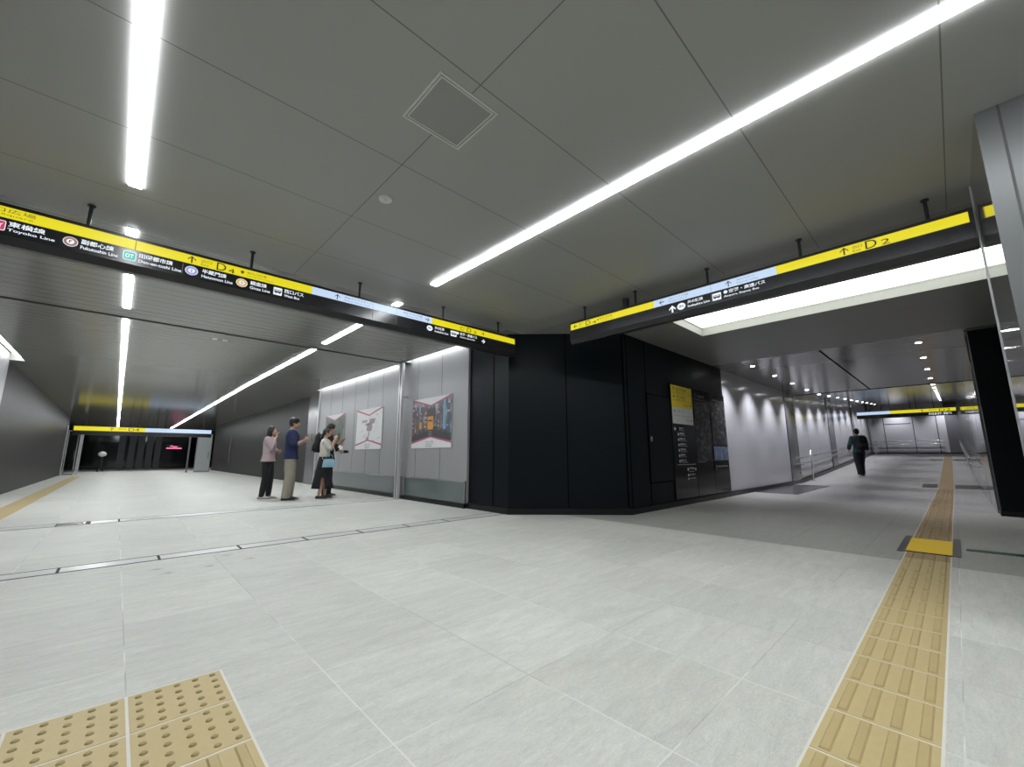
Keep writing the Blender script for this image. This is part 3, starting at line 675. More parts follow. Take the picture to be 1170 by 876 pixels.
# cove lamps
def cove(x0, x1, y0, y1, label):
    r = tag(MB().box(x0, x1, y0, y1, 3.085, 3.105).build('cove_light', 'cove'), label, 'ceiling light', 'cove lights washing the walls'); return r
cove(4.52, 4.60, 6.16, 8.21, 'cove light washing the wall above the nearest poster')
cove(4.52, 4.60, 8.74, 13.96, 'cove light washing the wall above the map poster and the green poster')
cove(-1.86, -1.76, 5.04, 14.0, 'cove light along the top of the left wall')
lp = thing('luminous_panel', (6.675, 1.09, 3.145), 'large glowing white ceiling panel behind the right sign', 'ceiling light')
MB().box(-0.57, 0.57, -1.70, 1.70, 0.0, 0.02).build('diffuser', 'lum', lp)
fr = MB()
for q in ((-0.575, 0.575, -1.71, -1.70), (-0.575, 0.575, 1.70, 1.71), (-0.575, -0.57, -1.70, 1.70), (0.57, 0.575, -1.70, 1.70)): fr.box(*q, -0.02, 0.0)
fr.build('panel_frame', 'recess', lp)

# ------------------------------------------------------------------ downlights of the right passage
spot_data = bpy.data.lights.new('wall_washer', 'SPOT'); spot_data.energy = SPOT_W; spot_data.spot_size = math.radians(95); spot_data.spot_blend = 0.9; spot_data.shadow_soft_size = 0.04; spot_data.color = (0.93, 0.94, 1.0)
def downlight(x, y, label, tiltv, on=True):
    z = ceil_z(x, y); r = thing('downlight', (x, y, z), label, 'downlight', 'recessed downlights of the right passage')
    if x > 17.2: r.rotation_euler = (0, -math.atan(0.06), 0)
    mb = MB(); mb.tube([(0, 0, -0.004), (0, 0, 0.0)], 0.060, 20); mb.build('trim_ring', 'steel', r)
    mb = MB(); mb.tube([(0, 0, -0.007), (0, 0, -0.0045)], 0.045, 20); mb.build('lens', 'spot', r)
    if on:
        lo = bpy.data.objects.new('lamp', spot_data); COL.objects.link(lo); lo.parent = r; lo.location = (0, 0, -0.02)
        lo.rotation_euler = Vector((0, 0, -1)).rotation_difference(Vector(tiltv).normalized()).to_euler()
        lo.rotation_euler = Vector(tiltv).normalized().to_track_quat('-Z', 'Y').to_euler()
for k in range(14):
    downlight(10.66 + 1.75 * k, 3.03, ORD[k] + ' downlight of the left hand row in the right passage, counted from the near end', (0, 0.33, -1))
for k in range(14):
    downlight(10.60 + 1.77 * k, 0.22, ORD[k] + ' downlight of the right hand row in the right passage, counted from the near end', (0, -0.05, -1), on=(k % 2 == 0))
# small end wall lights
for yy, nm in ((2.45, 'left'), (0.25, 'right')):
    z = ceil_z(37.3, 0); r = thing('downlight', (37.3, yy, z), 'downlight washing the %s part of the end wall of the right passage' % nm, 'downlight', 'downlights at the end wall')
    mb = MB(); mb.tube([(0, 0, -0.03), (0, 0, 0.01)], 0.06, 16); mb.build('trim_ring', 'steel', r)
    lo = bpy.data.objects.new('lamp', spot_data); COL.objects.link(lo); lo.parent = r; lo.location = (0, 0, -0.05); lo.rotation_euler = Vector((0.35, 0, -1)).normalized().to_track_quat('-Z', 'Y').to_euler()

# ceiling slots and lines
t1 = MB(); t1.box(-1.95, 4.65, 8.36, 8.42, 2.992, 3.0); struct(t1.build('trim_1', 'slot'), 'dark fire shutter slot across the left ceiling')
t2 = MB(); t2.box(10.0, 17.2, 1.605, 1.635, 2.993, 3.0); t2.box(17.17, 17.23, -0.36, 3.7, 2.99, 3.0); struct(t2.build('trim_2', 'seam_blk'), 'dark joints in the glossy right ceiling')

# ------------------------------------------------------------------ ceiling hatch, detector, camera
ht = thing('ceiling_hatch', (1.243, 1.868, 3.0), 'square ceiling access hatch with a pale double frame', 'hatch')
def sqframe(h0, h1, z0, z1):
    m = MB()
    for a, b, c, d_ in ((-h1, h1, -h1, -h0), (-h1, h1, h0, h1), (-h1, -h0, -h0, h0), (h0, h1, -h0, h0)): m.box(a, b, c, d_, z0, z1)
    return m
sqframe(0.196, 0.208, -0.006, 0).build('outer_frame', 'hatch', ht); sqframe(0.179, 0.188, -0.005, 0).build('inner_frame', 'hatch', ht)
MB().box(-0.179, 0.179, -0.179, 0.179, -0.003, 0).build('hatch_lid', M['ceil_plain'], ht)
dt = thing('smoke_detector', (1.35, 2.93, 3.0), 'round pale smoke detector on the ceiling near the hatch', 'smoke detector')
m = MB(); m.tube([(0, 0, 0), (0, 0, -0.012)], 0.052, 24); m.build('base', 'detector', dt, smooth=False)
m = MB(); m.tube([(0, 0, -0.012), (0, 0, -0.022), (0, 0, -0.03)], [0.030, 0.026, 0.014], 20); m.build('sensor_head', 'lampbody', dt)
dc = thing('dome_camera', (4.72, 2.78, 2.8), 'small black dome on top of the right sign', 'camera')
m = MB(); m.tube([(0, 0, 0.0), (0, 0, 0.2)], 0.04, 16); m.build('base', 'rod', dc)
m = MB(); m.ell((0, 0, 0.0), (0.05, 0.05, 0.04)); m.build('dome', 'black_gloss', dc, smooth=True)
for k, (xx, yy) in enumerate(((1.05, 8.9), (1.2, 8.9))):
    tag(MB().box(xx - 0.035, xx + 0.035, yy - 0.035, yy + 0.035, 2.994, 3.0).build('ceiling_sensor', 'hatch'), 'small square ceiling sensor beyond the shutter slot, the %s of a pair' % ('left', 'right')[k], 'sensor', 'pair of ceiling sensors')

# ------------------------------------------------------------------ shutter guide rail, kickboards
gr = thing('shutter_rail', (4.49, 8.38, 0), 'tall silver shutter guide post in front of the poster wall', 'post')
m = MB(); m.box(-0.03, 0.03, -0.075, 0.075, 0.0, 2.99); m.build('rail', 'post', gr, bevel=0.004)
MB().box(-0.0315, -0.0305, -0.012, 0.012, 0.02, 2.98).build('slot', 'slot', gr)
MB().box(0.03, 0.158, -0.02, 0.02, 2.2, 2.24).build('wall_bracket', 'post', gr); MB().box(0.03, 0.158, -0.02, 0.02, 0.8, 0.84).build('wall_bracket', 'post', gr)
for a, b, lb in ((6.14, 8.29, 'glass kickboard under the nearest poster'), (8.46, 13.98, 'glass kickboard below the map poster, beyond the guide post')):
    r = thing('kickboard', (4.63, a, 0), 'low blue grey ' + lb, 'kickboard', 'kickboards along the poster wall')
    MB().box(-0.012, 0.018, 0, b - a, 0.085, 0.455).build('glass_panel', 'kick', r)
    MB().box(-0.018, 0.018, 0, b - a, 0.455, 0.475).build('top_rail', 'steel', r)
    MB().box(-0.018, 0.018, -0.015, 0.0, 0.085, 0.475).build('end_trim', 'steel', r)

# ------------------------------------------------------------------ posters
def poster(yl, yr, kind, label):
    # hangs on X=4.65 facing -X; reader's left is +Y
    r = thing('poster', (4.644, yl, 0), label, 'poster', 'posters on the grey wall')
    W, z0, z1 = yl - yr, 1.08, 2.12; H = z1 - z0
    Fp = Face((-0.012, 0, 0), (0, -1, 0), (-1, 0, 0))
    MB().box(-0.012, 0, -W, 0, z0, z1).build('board', 'p_white', r)
    if kind == 'street':
        m = MB(); Fp.rect(m, 0, W, z0 + H * .13, z1, 0.001, 0)
        rnd = random.Random(4)
        def Q(a, b, c, d_, mi, dd=0.0014): Fp.rect(m, W * a, W * b, z0 + H * c, z0 + H * d_, dd, mi)
        # street canyon: towers left and right, orange shop front, grey road
        Fp.poly(m, [(0, z0 + H * .13), (W, z0 + H * .13), (W, z0 + H * .27), (W * .62, z0 + H * .42), (W * .38, z0 + H * .42), (0, z0 + H * .27)], 0.0014, 1)
        for k in range(9):
            a = k / 9.0
            if .38 < a < .58: continue
            Q(a, a + .08, .25 + .12 * (1 - abs(a - .5) * 2), .80 + .1 * abs(a - .5), 2 + rnd.randrange(4), 0.0018)
            for q in range(5): Q(a + .01, a + .03 + .03 * rnd.random(), .4 + q * .09, .44 + q * .09, 2 + rnd.randrange(5), 0.0022)
        Q(.40, .58, .62, .78, 1, 0.002); Q(.42, .56, .36, .62, 6, 0.0022); Q(.43, .55, .52, .55, 1, 0.0026); Q(.2, .27, .38, .52, 6, 0.0026); Q(.8, .86, .35, .92, 5, 0.0026)
        for k in range(4): Q(.42 + .01 * k, .56 - .01 * k, .16 + .05 * k, .17 + .05 * k, 2, 0.0022)
        m.build('photo_print', ['pic_street', photo_flat('road_grey', (0.035, 0.037, 0.042)), photo_flat('tower_pale', (0.34, 0.35, 0.38)), photo_flat('tower_brown', (0.12, 0.07, 0.06)), photo_flat('tower_slate', (0.05, 0.07, 0.11)), photo_flat('tower_sky', (0.16, 0.30, 0.42)), photo_flat('shop_orange', (0.55, 0.24, 0.03))], r, recalc=False)
    elif kind == 'green':
        m = MB(); Fp.rect(m, 0, W, z0 + H * .13, z1, 0.001, 0); m.build('photo_print', 'pic_green', r, recalc=False)
    else:
        m = MB(); rnd = random.Random(2)
        Fp.rect(m, W * .02, W * .98, z0 + H * .14, z1 - H * .02, 0.001, 0)
        for k in range(26):      # roads and blocks of the map
            a = rnd.uniform(.08, .85); b = rnd.uniform(.2, .8); l = rnd.uniform(.05, .16); an = rnd.choice((0.3, -0.5, 1.9, 1.2)); dx, dy = math.cos(an) * l, math.sin(an) * l; t = 0.008
            Fp.poly(m, [(W * a, z0 + H * b), (W * (a + dx), z0 + H * (b + dy)), (W * (a + dx) + t, z0 + H * (b + dy) - t), (W * a + t, z0 + H * b - t)], 0.0015, 1)
        for a, b, c, d_ in ((.48, .25, .52, .45), (.50, .44, .62, .58), (.42, .45, .50, .62), (.36, .58, .62, .64), (.22, .66, .42, .72), (.5, .62, .72, .74), (.40, .22, .50, .30)):
            Fp.poly(m, [(W * a, z0 + H * b), (W * c, z0 + H * b), (W * (c + .03), z0 + H * d_), (W * (a + .03), z0 + H * d_)], 0.002, 2)
        for a, b in ((.25, .45), (.8, .83), (.35, .3), (.7, .2)): Fp.disc(m, W * a, z0 + H * b, 0.02, 0.0024, 3)
        m.build('map_print', ['p_white', photo_flat('map_line', (0.38, 0.40, 0.42)), photo_flat('map_block', (0.30, 0.24, 0.27)), photo_flat('map_dot', (0.12, 0.12, 0.13))], r, recalc=False)
    # crimson chevrons and white corners
    m = MB()
    Fp.poly(m, [(0, z1), (W, z1), (W, z1 - H * .03), (W * .5, z1 - H * .185), (0, z1 - H * .03)], 0.003, 1)
    Fp.poly(m, [(W * .03, z1), (W * .97, z1), (W * .5, z1 - H * .155)], 0.0036, 0)
    Fp.poly(m, [(0, z0), (W, z0), (W, z0 + H * .125), (W * .5, z0 + H * .235), (0, z0 + H * .125)], 0.003, 1)
    Fp.poly(m, [(0, z0), (W, z0), (W, z0 + H * .085), (W * .5, z0 + H * .205), (0, z0 + H * .085)], 0.0036, 0)
    m.build('chevron_border', ['p_white', 'p_pink'], r, recalc=False)
    m = MB()
    Fp.text(m, '渋谷の地下通路', W * .38, W * .58, z0 + H * .105, z0 + H * .135, 0.0042); Fp.text(m, 'SHIBUYA', W * .38, W * .58, z0 + H * .065, z0 + H * .09, 0.0042); Fp.rect(m, W * .38, W * .55, z0 + H * .035, z0 + H * .045, 0.0042)
    m.build('caption', 'p_ink', r, recalc=False)
_pf = {}
def photo_flat(n, c):
    if n not in _pf: _pf[n] = pmat(n, c, 0.45, 0, 0.1, 40)
    return _pf[n]
poster(8.08, 6.60, 'street', 'white poster with a city street photograph, nearest to the black corner')
poster(11.02, 9.52, 'map', 'white poster with a pale street map between pink chevrons')
poster(13.35, 11.87, 'green', 'white poster with a dark green photograph, farthest along the wall')

# ------------------------------------------------------------------ information board on the black core
F = Face((0, 3.658, 0), (1, 0, 0), (0, -1, 0))
ib = thing('information_board', (0, 0, 0), 'tall glossy black information board with map and line directory on the black wall', 'information board')
MB().box(7.66, 10.43, 3.658, 3.674, 0.12, 2.32).build('board_panel', 'black_gloss', ib)
j = MB()
for xx in (8.66, 9.55): F.rect(j, xx - 0.006, xx + 0.006, 0.12, 2.32, 0.001)
j.build('panel_joint', 'seam_blk', ib, recalc=False)
m = MB(); F.rect(m, 7.69, 8.62, 1.86, 2.30, 0.008, 0); F.rect(m, 7.69, 8.62, 1.54, 1.86, 0.008, 1)
for z in (2.145, 2.0): F.rect(m, 7.73, 8.58, z, z + 0.004, 0.009, 2)
F.rect(m, 7.73, 8.58, 1.70, 1.704, 0.009, 2)
m.build('exit_panel', ['p_yellow', 'p_lgrey', 'p_ink'], ib, recalc=False)
def ex(m):
    F.arrow(m, 7.80, 2.225, 0.09, 90, 0.0095); F.text(m, '出口 D1 西口広場', 7.92, 8.36, 2.20, 2.265, 0.0095); F.text(m, 'Exit D1', 7.92, 8.3, 2.165, 2.185, 0.0095)
    F.arrow(m, 7.80, 2.075, 0.09, 180, 0.0095); F.text(m, '出口 D4 桜丘口', 7.92, 8.32, 2.05, 2.115, 0.0095); F.text(m, 'Exit D4', 7.92, 8.28, 2.015, 2.035, 0.0095)
    F.text(m, '出口 D2', 8.22, 8.42, 1.90, 1.96, 0.0095); F.arrow(m, 8.52, 1.93, 0.09, 0, 0.0095)
    F.arrow(m, 7.80, 1.78, 0.09, 90, 0.0095); F.text(m, '渋谷サクラステージ', 7.92, 8.22, 1.77, 1.81, 0.0095); F.text(m, 'フクラス', 8.26, 8.42, 1.60, 1.65, 0.0095); F.arrow(m, 8.52, 1.625, 0.08, 0, 0.0095)
part(ex, 'dark_lettering', 'p_ink', ib)
def dirr(m):
    F.arrow(m, 7.78, 1.44, 0.09, 180, 0.003, t=0.22)
    for k, (a, b) in enumerate((('東口', 'East'), ('東横線', 'Toyoko Line'), ('副都心線', 'Fukutoshin Line'), ('田園都市線', 'Den-en-toshi Line'), ('半蔵門線', 'Hanzomon Line'), ('銀座線', 'Ginza Line'), ('西口バス', 'West Bus'))):
        z = 1.44 - 0.103 * k; wd_ = 0.12 + 0.03 * len(a)
        if k: F.disc(m, 7.90, z, 0.026, 0.003)
        F.text(m, a, 7.95, 7.95 + wd_, z, z + 0.035, 0.003, bold=True); F.text(m, b, 7.95, 7.95 + wd_ * 1.25, z - 0.030, z - 0.012, 0.003)
    F.rect(m, 7.78, 8.60, 0.752, 0.757, 0.003)
    F.text(m, '井の頭線', 8.28, 8.50, 0.66, 0.70, 0.003, bold=True); F.text(m, 'Inokashira Line', 8.28, 8.50, 0.61, 0.63, 0.003); F.disc(m, 8.23, 0.66, 0.03, 0.003); F.arrow(m, 8.57, 0.66, 0.08, 0, 0.003, t=.22)
    F.text(m, '空港・高速バス', 8.28, 8.56, 0.54, 0.575, 0.003, bold=True); F.disc(m, 8.23, 0.55, 0.025, 0.003); F.text(m, 'Airport Bus', 8.28, 8.55, 0.47, 0.495, 0.003, bold=True); F.disc(m, 8.23, 0.48, 0.022, 0.003)
part(dirr, 'white_lettering', 'w_ink', ib)
m = MB(); F.rect(m, 8.72, 9.50, 0.82, 2.06, 0.0015); F.rect(m, 9.60, 10.40, 1.16, 2.06, 0.0015); m.build('area_map', 'pic_map', ib, recalc=False)
part(lambda m: F.rect(m, 9.60, 10.41, 0.82, 1.13, 0.002), 'city_photo', 'pic_city', ib)
def ti(m):
    F.rect(m, 8.72, 10.41, 2.10, 2.106, 0.003); F.text(m, '周辺案内図', 8.92, 9.25, 2.16, 2.21, 0.003, bold=True); F.rect(m, 8.80, 8.82, 2.15, 2.23, 0.003)
    F.text(m, '路線図', 9.72, 9.92, 2.15, 2.20, 0.003, bold=True); F.text(m, 'Area Map', 9.95, 10.35, 2.15, 2.18, 0.003)
    F.rect(m, 8.74, 9.1, 0.79, 0.80, 0.003)
    F.rect(m, 9.64, 9.66, 0.60, 0.72, 0.003); F.rect(m, 9.68, 10.36, 0.68, 0.70, 0.003)
part(ti, 'grey_lettering', 'g_ink', ib)

# ------------------------------------------------------------------ floor strips and tactile paving
def tactile(x0, y0, nx, ny, kindf, label, along='x', matf=None, relief=True, grout=True):
    """strip of tactile tiles: each tile a part, its raised domes or ribs a sub-part"""
    tile, pitch = 0.30, 0.31
    r = thing('tactile_paving', (x0, y0, 0), label, 'tactile paving')
    store = {}
    def parts(kind, br):
        if (kind, br) not in store:
            t = MB(); t.box(0, tile, 0, tile, -0.01, 0.003); g = MB()
            if kind == 'dot':
                for p in range(5):
                    for q in range(5):
                        cx, cy = 0.03 + p * 0.06, 0.03 + q * 0.06
                        g.rings([[(cx + rad * math.cos(k * PI / 5), cy + rad * math.sin(k * PI / 5), 0.003 + h) for k in range(10)] for rad, h in ((0.0115, 0), (0.0095, 0.004), (0.006, 0.0052))])
            else:
                for p in range(4):
                    c = 0.0375 + p * 0.075; hw = 0.0165; e = 0.005; a, b = 0.012, tile - 0.012
                    lo = [(a, c - hw), (b, c - hw), (b, c + hw), (a, c + hw)]; hi = [(a + e, c - hw + e), (b - e, c - hw + e), (b - e, c + hw - e), (a + e, c + hw - e)]
                    if along != 'x': lo = [(q, p_) for p_, q in lo]; hi = [(q, p_) for p_, q in hi]
                    g.rings([[(q[0], q[1], 0.003) for q in lo], [(q[0], q[1], 0.008) for q in hi]])
            store[(kind, br)] = (t.build('tile', 'tactile_shade' if br else 'tactile'), g.build('domes' if kind == 'dot' else 'ribs', 'tactile_dot' if kind == 'dot' else ('tactile_shade' if br else 'tactile_bar')) if relief else None)
            return store[(kind, br)] + (True,)
        return store[(kind, br)] + (False,)
    for i in range(nx):
        for j in range(ny):
            a, b = x0 + i * pitch, y0 + j * pitch
            t, g, new = parts(kindf(i, j), bool(matf and matf(a)))
            if not new:
                t = t.copy(); COL.objects.link(t)
                if g: g = g.copy(); COL.objects.link(g)
            t.parent = r; t.location = (i * pitch, j * pitch, floor_z(a, b)); sl = (floor_z(a + .3, b) - floor_z(a, b)) / .3; t.rotation_euler = (math.atan((floor_z(a, b + .3) - floor_z(a, b)) / .3), -math.atan(sl), 0)
            if g: g.parent = t
    if grout:
        W_, D_ = nx * pitch - 0.01, ny * pitch - 0.01; e = 0.009
        gm = MB(); gm.box(-e, W_ + e, -e, D_ + e, -0.008, 0.0018); gm.build('grout', 'grout', r)
    return r
shaded = lambda x: x > 5.25  # tiles past this point get the shade painted into their colour
tactile(-0.085, 0.150, 19, 1, lambda i, j: 'bar', 'beige ribbed tactile strip on the lower right floor, in front of the bright yellow plate', matf=shaded)
tactile(6.80, 0.150, 33, 1, lambda i, j: 'bar', 'brownish ribbed tactile strip between the bright yellow plate and the ramp', matf=shaded)
tactile(17.2, 0.150, 60, 1, lambda i, j: 'bar', 'distant tactile strip climbing the ramp of the right passage', matf=shaded, relief=False, grout=False)
tactile(-0.475, 1.45, 3, 3, lambda i, j: 'bar' if (i == 2 and j == 0) else 'dot', 'beige dotted tactile warning patch on the lower left floor', along='y')
tactile(-1.42, 6.5, 1, 74, lambda i, j: 'bar', 'distant tactile strip along the left corridor wall', along='y', relief=False, grout=False)
yp = thing('warning_plate', (6.32, 0.30, 0), 'bright yellow floor plate with dark ends set in the tactile strip', 'floor plate')
MB().box(-0.46, 0.46, -0.16, 0.165, -0.01, 0.006).build('yellow_plate', 'bright_yellow', yp)
MB().box(-0.53, 0.60, 0.168, 0.225, -0.01, 0.004).build('dark_plate', 'plate', yp); MB().box(-0.48, 0.72, -0.22, -0.163, -0.01, 0.004).build('dark_plate', 'plate', yp)
MB().box(-0.485, -0.46, -0.162, 0.167, -0.01, 0.005).build('edge_strip', 'seam_blk', yp)
gs = MB(); gs.box(6.30, 6.43, -1.9, 0.045, -0.01, 0.004); tag(gs.build('floor_strip', 'green'), 'dark green strip in the floor running right from the yellow plate', 'floor strip')
# shutter channels in the floor
def channel(y0, y1, x0, x1, cross, label, half=0.006):
    r = thing('floor_channel', (0, 0, 0), label, 'floor channel', 'shutter channels in the floor')
    m = MB()
    for yy in (y0, y1): m.box(x0, x1, yy - half, yy + half, -0.01, 0.0025)
    m.build('edge_profile', 'slot', r)
    m = MB(); m.box(x0, x1, y0 + half, y1 - half, -0.01, 0.0015); m.build('cover_strip', 'slot_lid', r)
    m = MB()
    for xx in cross: m.box(xx - 0.01, xx + 0.01, y0, y1, -0.01, 0.003)
    m.build('cross_piece', 'slot', r)
channel(5.12, 5.34, -1.95, 4.64, [-0.9, -0.24, 0.40, 1.04, 1.68, 2.32, 2.96, 3.6], 'double dark channel line across the pale floor in front of the black corner', 0.008)
channel(8.35, 8.68, -1.95, 4.42, [-0.48, -0.16, 0.14], 'fainter channel line across the corridor floor at the guide post')
cp = thing('floor_cover', (-0.33, 8.515, 0), 'small metal cover set in the far floor channel', 'floor cover')
MB().box(-0.15, 0.15, -0.12, 0.12, -0.01, 0.004).build('lid', 'steel', cp)
m = MB(); m.box(0.13, 0.17, -0.13, 0.13, -0.01, 0.007); m.build('hinge', 'slot', cp)
tag(MB().prism([(12.0, 2.72), (15.9, 2.72), (15.9, 3.64), (12.0, 3.64)], 0.0, 0.005).build('floor_mat', 'mat'), 'dark grey mat along the pale wall of the right passage', 'mat')
for a, b, c, d_, lb in ((17.25, 18.3, 0.48, 0.80, 'left of the tactile strip at the foot of the ramp'), (17.25, 18.3, -0.355, 0.13, 'right of the tactile strip at the foot of the ramp'), (30.0, 31.3, 0.48, 0.95, 'left of the tactile strip high on the ramp'), (30.0, 31.3, -0.355, 0.13, 'right of the tactile strip high on the ramp')):
    m = MB(); m.rings([[(a, c, floor_z(a, 0) - .01), (a, d_, floor_z(a, 0) - .01), (a, d_, floor_z(a, 0) + .005), (a, c, floor_z(a, 0) + .005)], [(b, c, floor_z(b, 0) - .01), (b, d_, floor_z(b, 0) - .01), (b, d_, floor_z(b, 0) + .005), (b, c, floor_z(b, 0) + .005)]])
    tag(m.build('floor_plate', 'plate'), 'dark grey floor plate ' + lb, 'floor plate', 'dark floor plates on the ramp')

# ------------------------------------------------------------------ handrails of the right passage
def handrail(pts, wall_n, label):
    r = thing('handrail', pts[0], label, 'handrail'); o = Vector(pts[0])
    q = [Vector(p) - o for p in pts]; nrm_ = Vector(wall_n)
    for h, nm in ((0.85, 'upper_rail'), (0.65, 'lower_rail')):
        m = MB(); m.tube([p + Vector((0, 0, h)) for p in q], 0.019, 10, round_ends=True); m.build(nm, 'steel', r, smooth=True)
    L = (q[-1] - q[0]).length; n = max(2, int(L / 1.9))
    for k in range(n + 1):
        t = k / n * (len(q) - 1); i = min(int(t), len(q) - 2); p = q[i].lerp(q[i + 1], t - i)
        m = MB()
        for h in (0.85, 0.65): m.tube([p + Vector((0, 0, h)), p + Vector((0, 0, h - .05)), p + Vector((0, 0, h - .05)) + nrm_ * 0.10], 0.008, 8)
        m.build('bracket', 'steel', r)
handrail([(16.1, 3.6, 0.0), (17.4, 3.6, 0.01), (36.5, 3.6, 0.965), (37.9, 3.6, 0.97)], (0, 1, 0), 'steel double handrail along the pale left wall of the right passage')
handrail([(17.3, -0.25, 0.01), (36.5, -0.25, 0.965), (37.9, -0.25, 0.97)], (0, -1, 0), 'steel double handrail along the glass wall on the right of the ramp')
handrail([(37.97, 3.4, 0.97), (37.97, 0.4, 0.97)], (1, 0, 0), 'short steel handrail along the end wall of the right passage')
hp = thing('handrail_post', (18.0, 3.55, 0.04), 'slim steel post standing at the foot of the left handrail', 'post')
m = MB(); m.tube([(0, 0, 0), (0, 0, 1.05)], 0.022, 12, round_ends=False); m.build('post', 'steel', hp, smooth=True)
m = MB(); m.tube([(0, 0, 0), (0, 0, 0.012)], 0.055, 16); m.build('foot_plate', 'steel', hp)

# ------------------------------------------------------------------ dark hall at the end of the left corridor
w = MB(); w.box(-3.4, 6.2, 42.6, 42.9, -0.4, 3.2, 0); struct(w.build('wall_hall_end', 'void'), 'black glass wall at the far end of the left corridor')
w = MB(); w.box(-3.5, -3.3, 31.5, 42.8, -0.4, 3.2); w.box(6.0, 6.2, 35.0, 42.8, -0.4, 3.2); struct(w.build('wall_hall_sides', 'void'))
w = MB(); w.box(-3.5, -1.97, 31.5, 31.6, -0.3, 3.0); w.box(4.82, 6.2, 35.0, 35.1, -0.3, 3.0); struct(w.build('wall_hall_front', 'wall_dark'))
w = MB(); w.box(-3.3, 6.0, 31.5, 43, -0.12, floor_z(0, 40) + 0.012); struct(w.build('floor_hall', M['floor_ramp']))
for k, (x0, x1) in enumerate(((0.05, 0.42), (0.62, 0.98), (1.12, 1.48), (1.62, 1.98), (2.10, 2.46))):
    m = MB(); m.box(x0, x1, 42.2, 42.5, floor_z(0, 40) + 0.012, 2.5); tag(m.build('wall_fin', 'strip_grey'), 'dark grey upright panel in the black hall, %s from the left' % ORD[k], 'panel', 'upright panels in the black hall')
ne = thing('neon_sign', (2.75, 41.9, 0), 'small glowing pink sign in the black hall', 'sign')
m = MB(); m.tube([(0, 0, 1.42), (0.95, 0, 1.42)], 0.028, 8); m.tube([(0.22, 0, 1.56), (0.34, 0, 1.62), (0.42, 0, 1.54), (0.66, 0, 1.55)], 0.025, 8); m.build('tube', 'pink_neon', ne)
m = MB(); m.box(0.0, 0.95, 0.03, 0.06, 1.36, 1.66); m.box(0.45, 0.5, 0.03, 0.3, 1.48, 1.52); m.build('backing', 'housing', ne)
st = thing('disc_stand', (-0.62, 35.5, floor_z(0, 35.5) + 0.03), 'pale round disc on a dark two legged stand in the black hall', 'stand')
m = MB(); m.ell((0, 0, 1.04), (0.19, 0.06, 0.155)); m.build('disc', 'detector', st, smooth=True)
m = MB(); m.tube([(0, 0.08, 0.9), (0, 0.08, 0.35)], 0.05, 10); m.tube([(0, 0.08, 0.4), (-0.12, 0.08, 0.0)], 0.035, 8); m.tube([(0, 0.08, 0.4), (0.12, 0.08, 0.0)], 0.035, 8); m.build('stand', 'black_cloth', st)
def glass_door(loc, w, h, rz, label, split=False):
    r = thing('glass_door', loc, label, 'door', None, rz)
    m = MB(); t = 0.04
    m.box(0, t, -0.03, 0.03, 0, h); m.box(w - t, w, -0.03, 0.03, 0, h); m.box(t, w - t, -0.03, 0.03, h - t, h); m.box(t, w - t, -0.03, 0.03, 0, 0.08); m.build('door_frame', 'steel', r)
    MB().box(t, w - t, -0.006, 0.006, 0.08, h - t).build('glass_pane', 'frost' if split else 'glass', r)
    MB().box(w * .8, w * .83, -0.07, -0.04, 0.8, 1.2).build('door_handle', 'steel', r)
fz = floor_z(0, 30.5)
glass_door((3.40, 30.9, fz + 0.003), 0.75, 2.25, 0, 'tall pale glass door leaf at the right of the far end of the left corridor', True)
glass_door((-1.9, 31.0, fz + 0.003), 0.40, 2.25, 0, 'narrow glass leaf at the left of the far end of the left corridor')
m = MB(); m.box(3.02, 3.10, 30.8, 30.95, fz, 2.4); struct(m.build('trim_3', 'pilaster'), 'grey post beside the far glass door')
m = MB(); m.box(-1.45, -1.33, 30.8, 30.95, fz, 2.4); m.box(-1.96, -1.92, 30.6, 30.95, fz, 2.4); struct(m.build('trim_4', 'post'), 'grey posts at the left of the far end')
m = MB(); m.box(4.80, 4.82, 29.0, 29.35, 0.3, 2.0); struct(m.build('trim_5', 'pilaster'))

# ------------------------------------------------------------------ people
def hand(mb, wrist, direction, palm_n, s=1.0, curl=0.5, thumb_side=1):
    d_ = Vector(direction).normalized(); n = Vector(palm_n); n = (n - d_ * n.dot(d_)).normalized(); u = d_.cross(n) * thumb_side
    w0 = Vector(wrist)
    for k in (-1.2, -0.4, 0.4, 1.2):
        mb.tube([w0 + u * k * 0.012 * s, w0 + d_ * 0.085 * s + u * k * 0.021 * s], [0.017 * s, 0.014 * s], 8, round_ends=True)
    for k, ln in ((-1.5, 0.062), (-0.5, 0.078), (0.5, 0.085), (1.5, 0.074)):
        p = w0 + d_ * 0.085 * s + u * k * 0.019 * s; dd = d_.copy(); pts = [p]
        for q in range(3):
            dd = (dd + n * curl * 0.6).normalized(); p = p + dd * ln / 3 * s; pts.append(p)
        mb.tube(pts, [0.0095 * s, 0.009 * s, 0.0085 * s, 0.0075 * s], 8, round_ends=True)
    p = w0 + d_ * 0.03 * s + u * 0.03 * s; pts = [p]
    for q in range(2):
        p = p + (d_ * 0.6 + u * 0.55 + n * 0.4 * (q + curl)).normalized() * 0.032 * s; pts.append(p)
    mb.tube(pts, [0.013 * s, 0.011 * s, 0.009 * s], 8, round_ends=True)
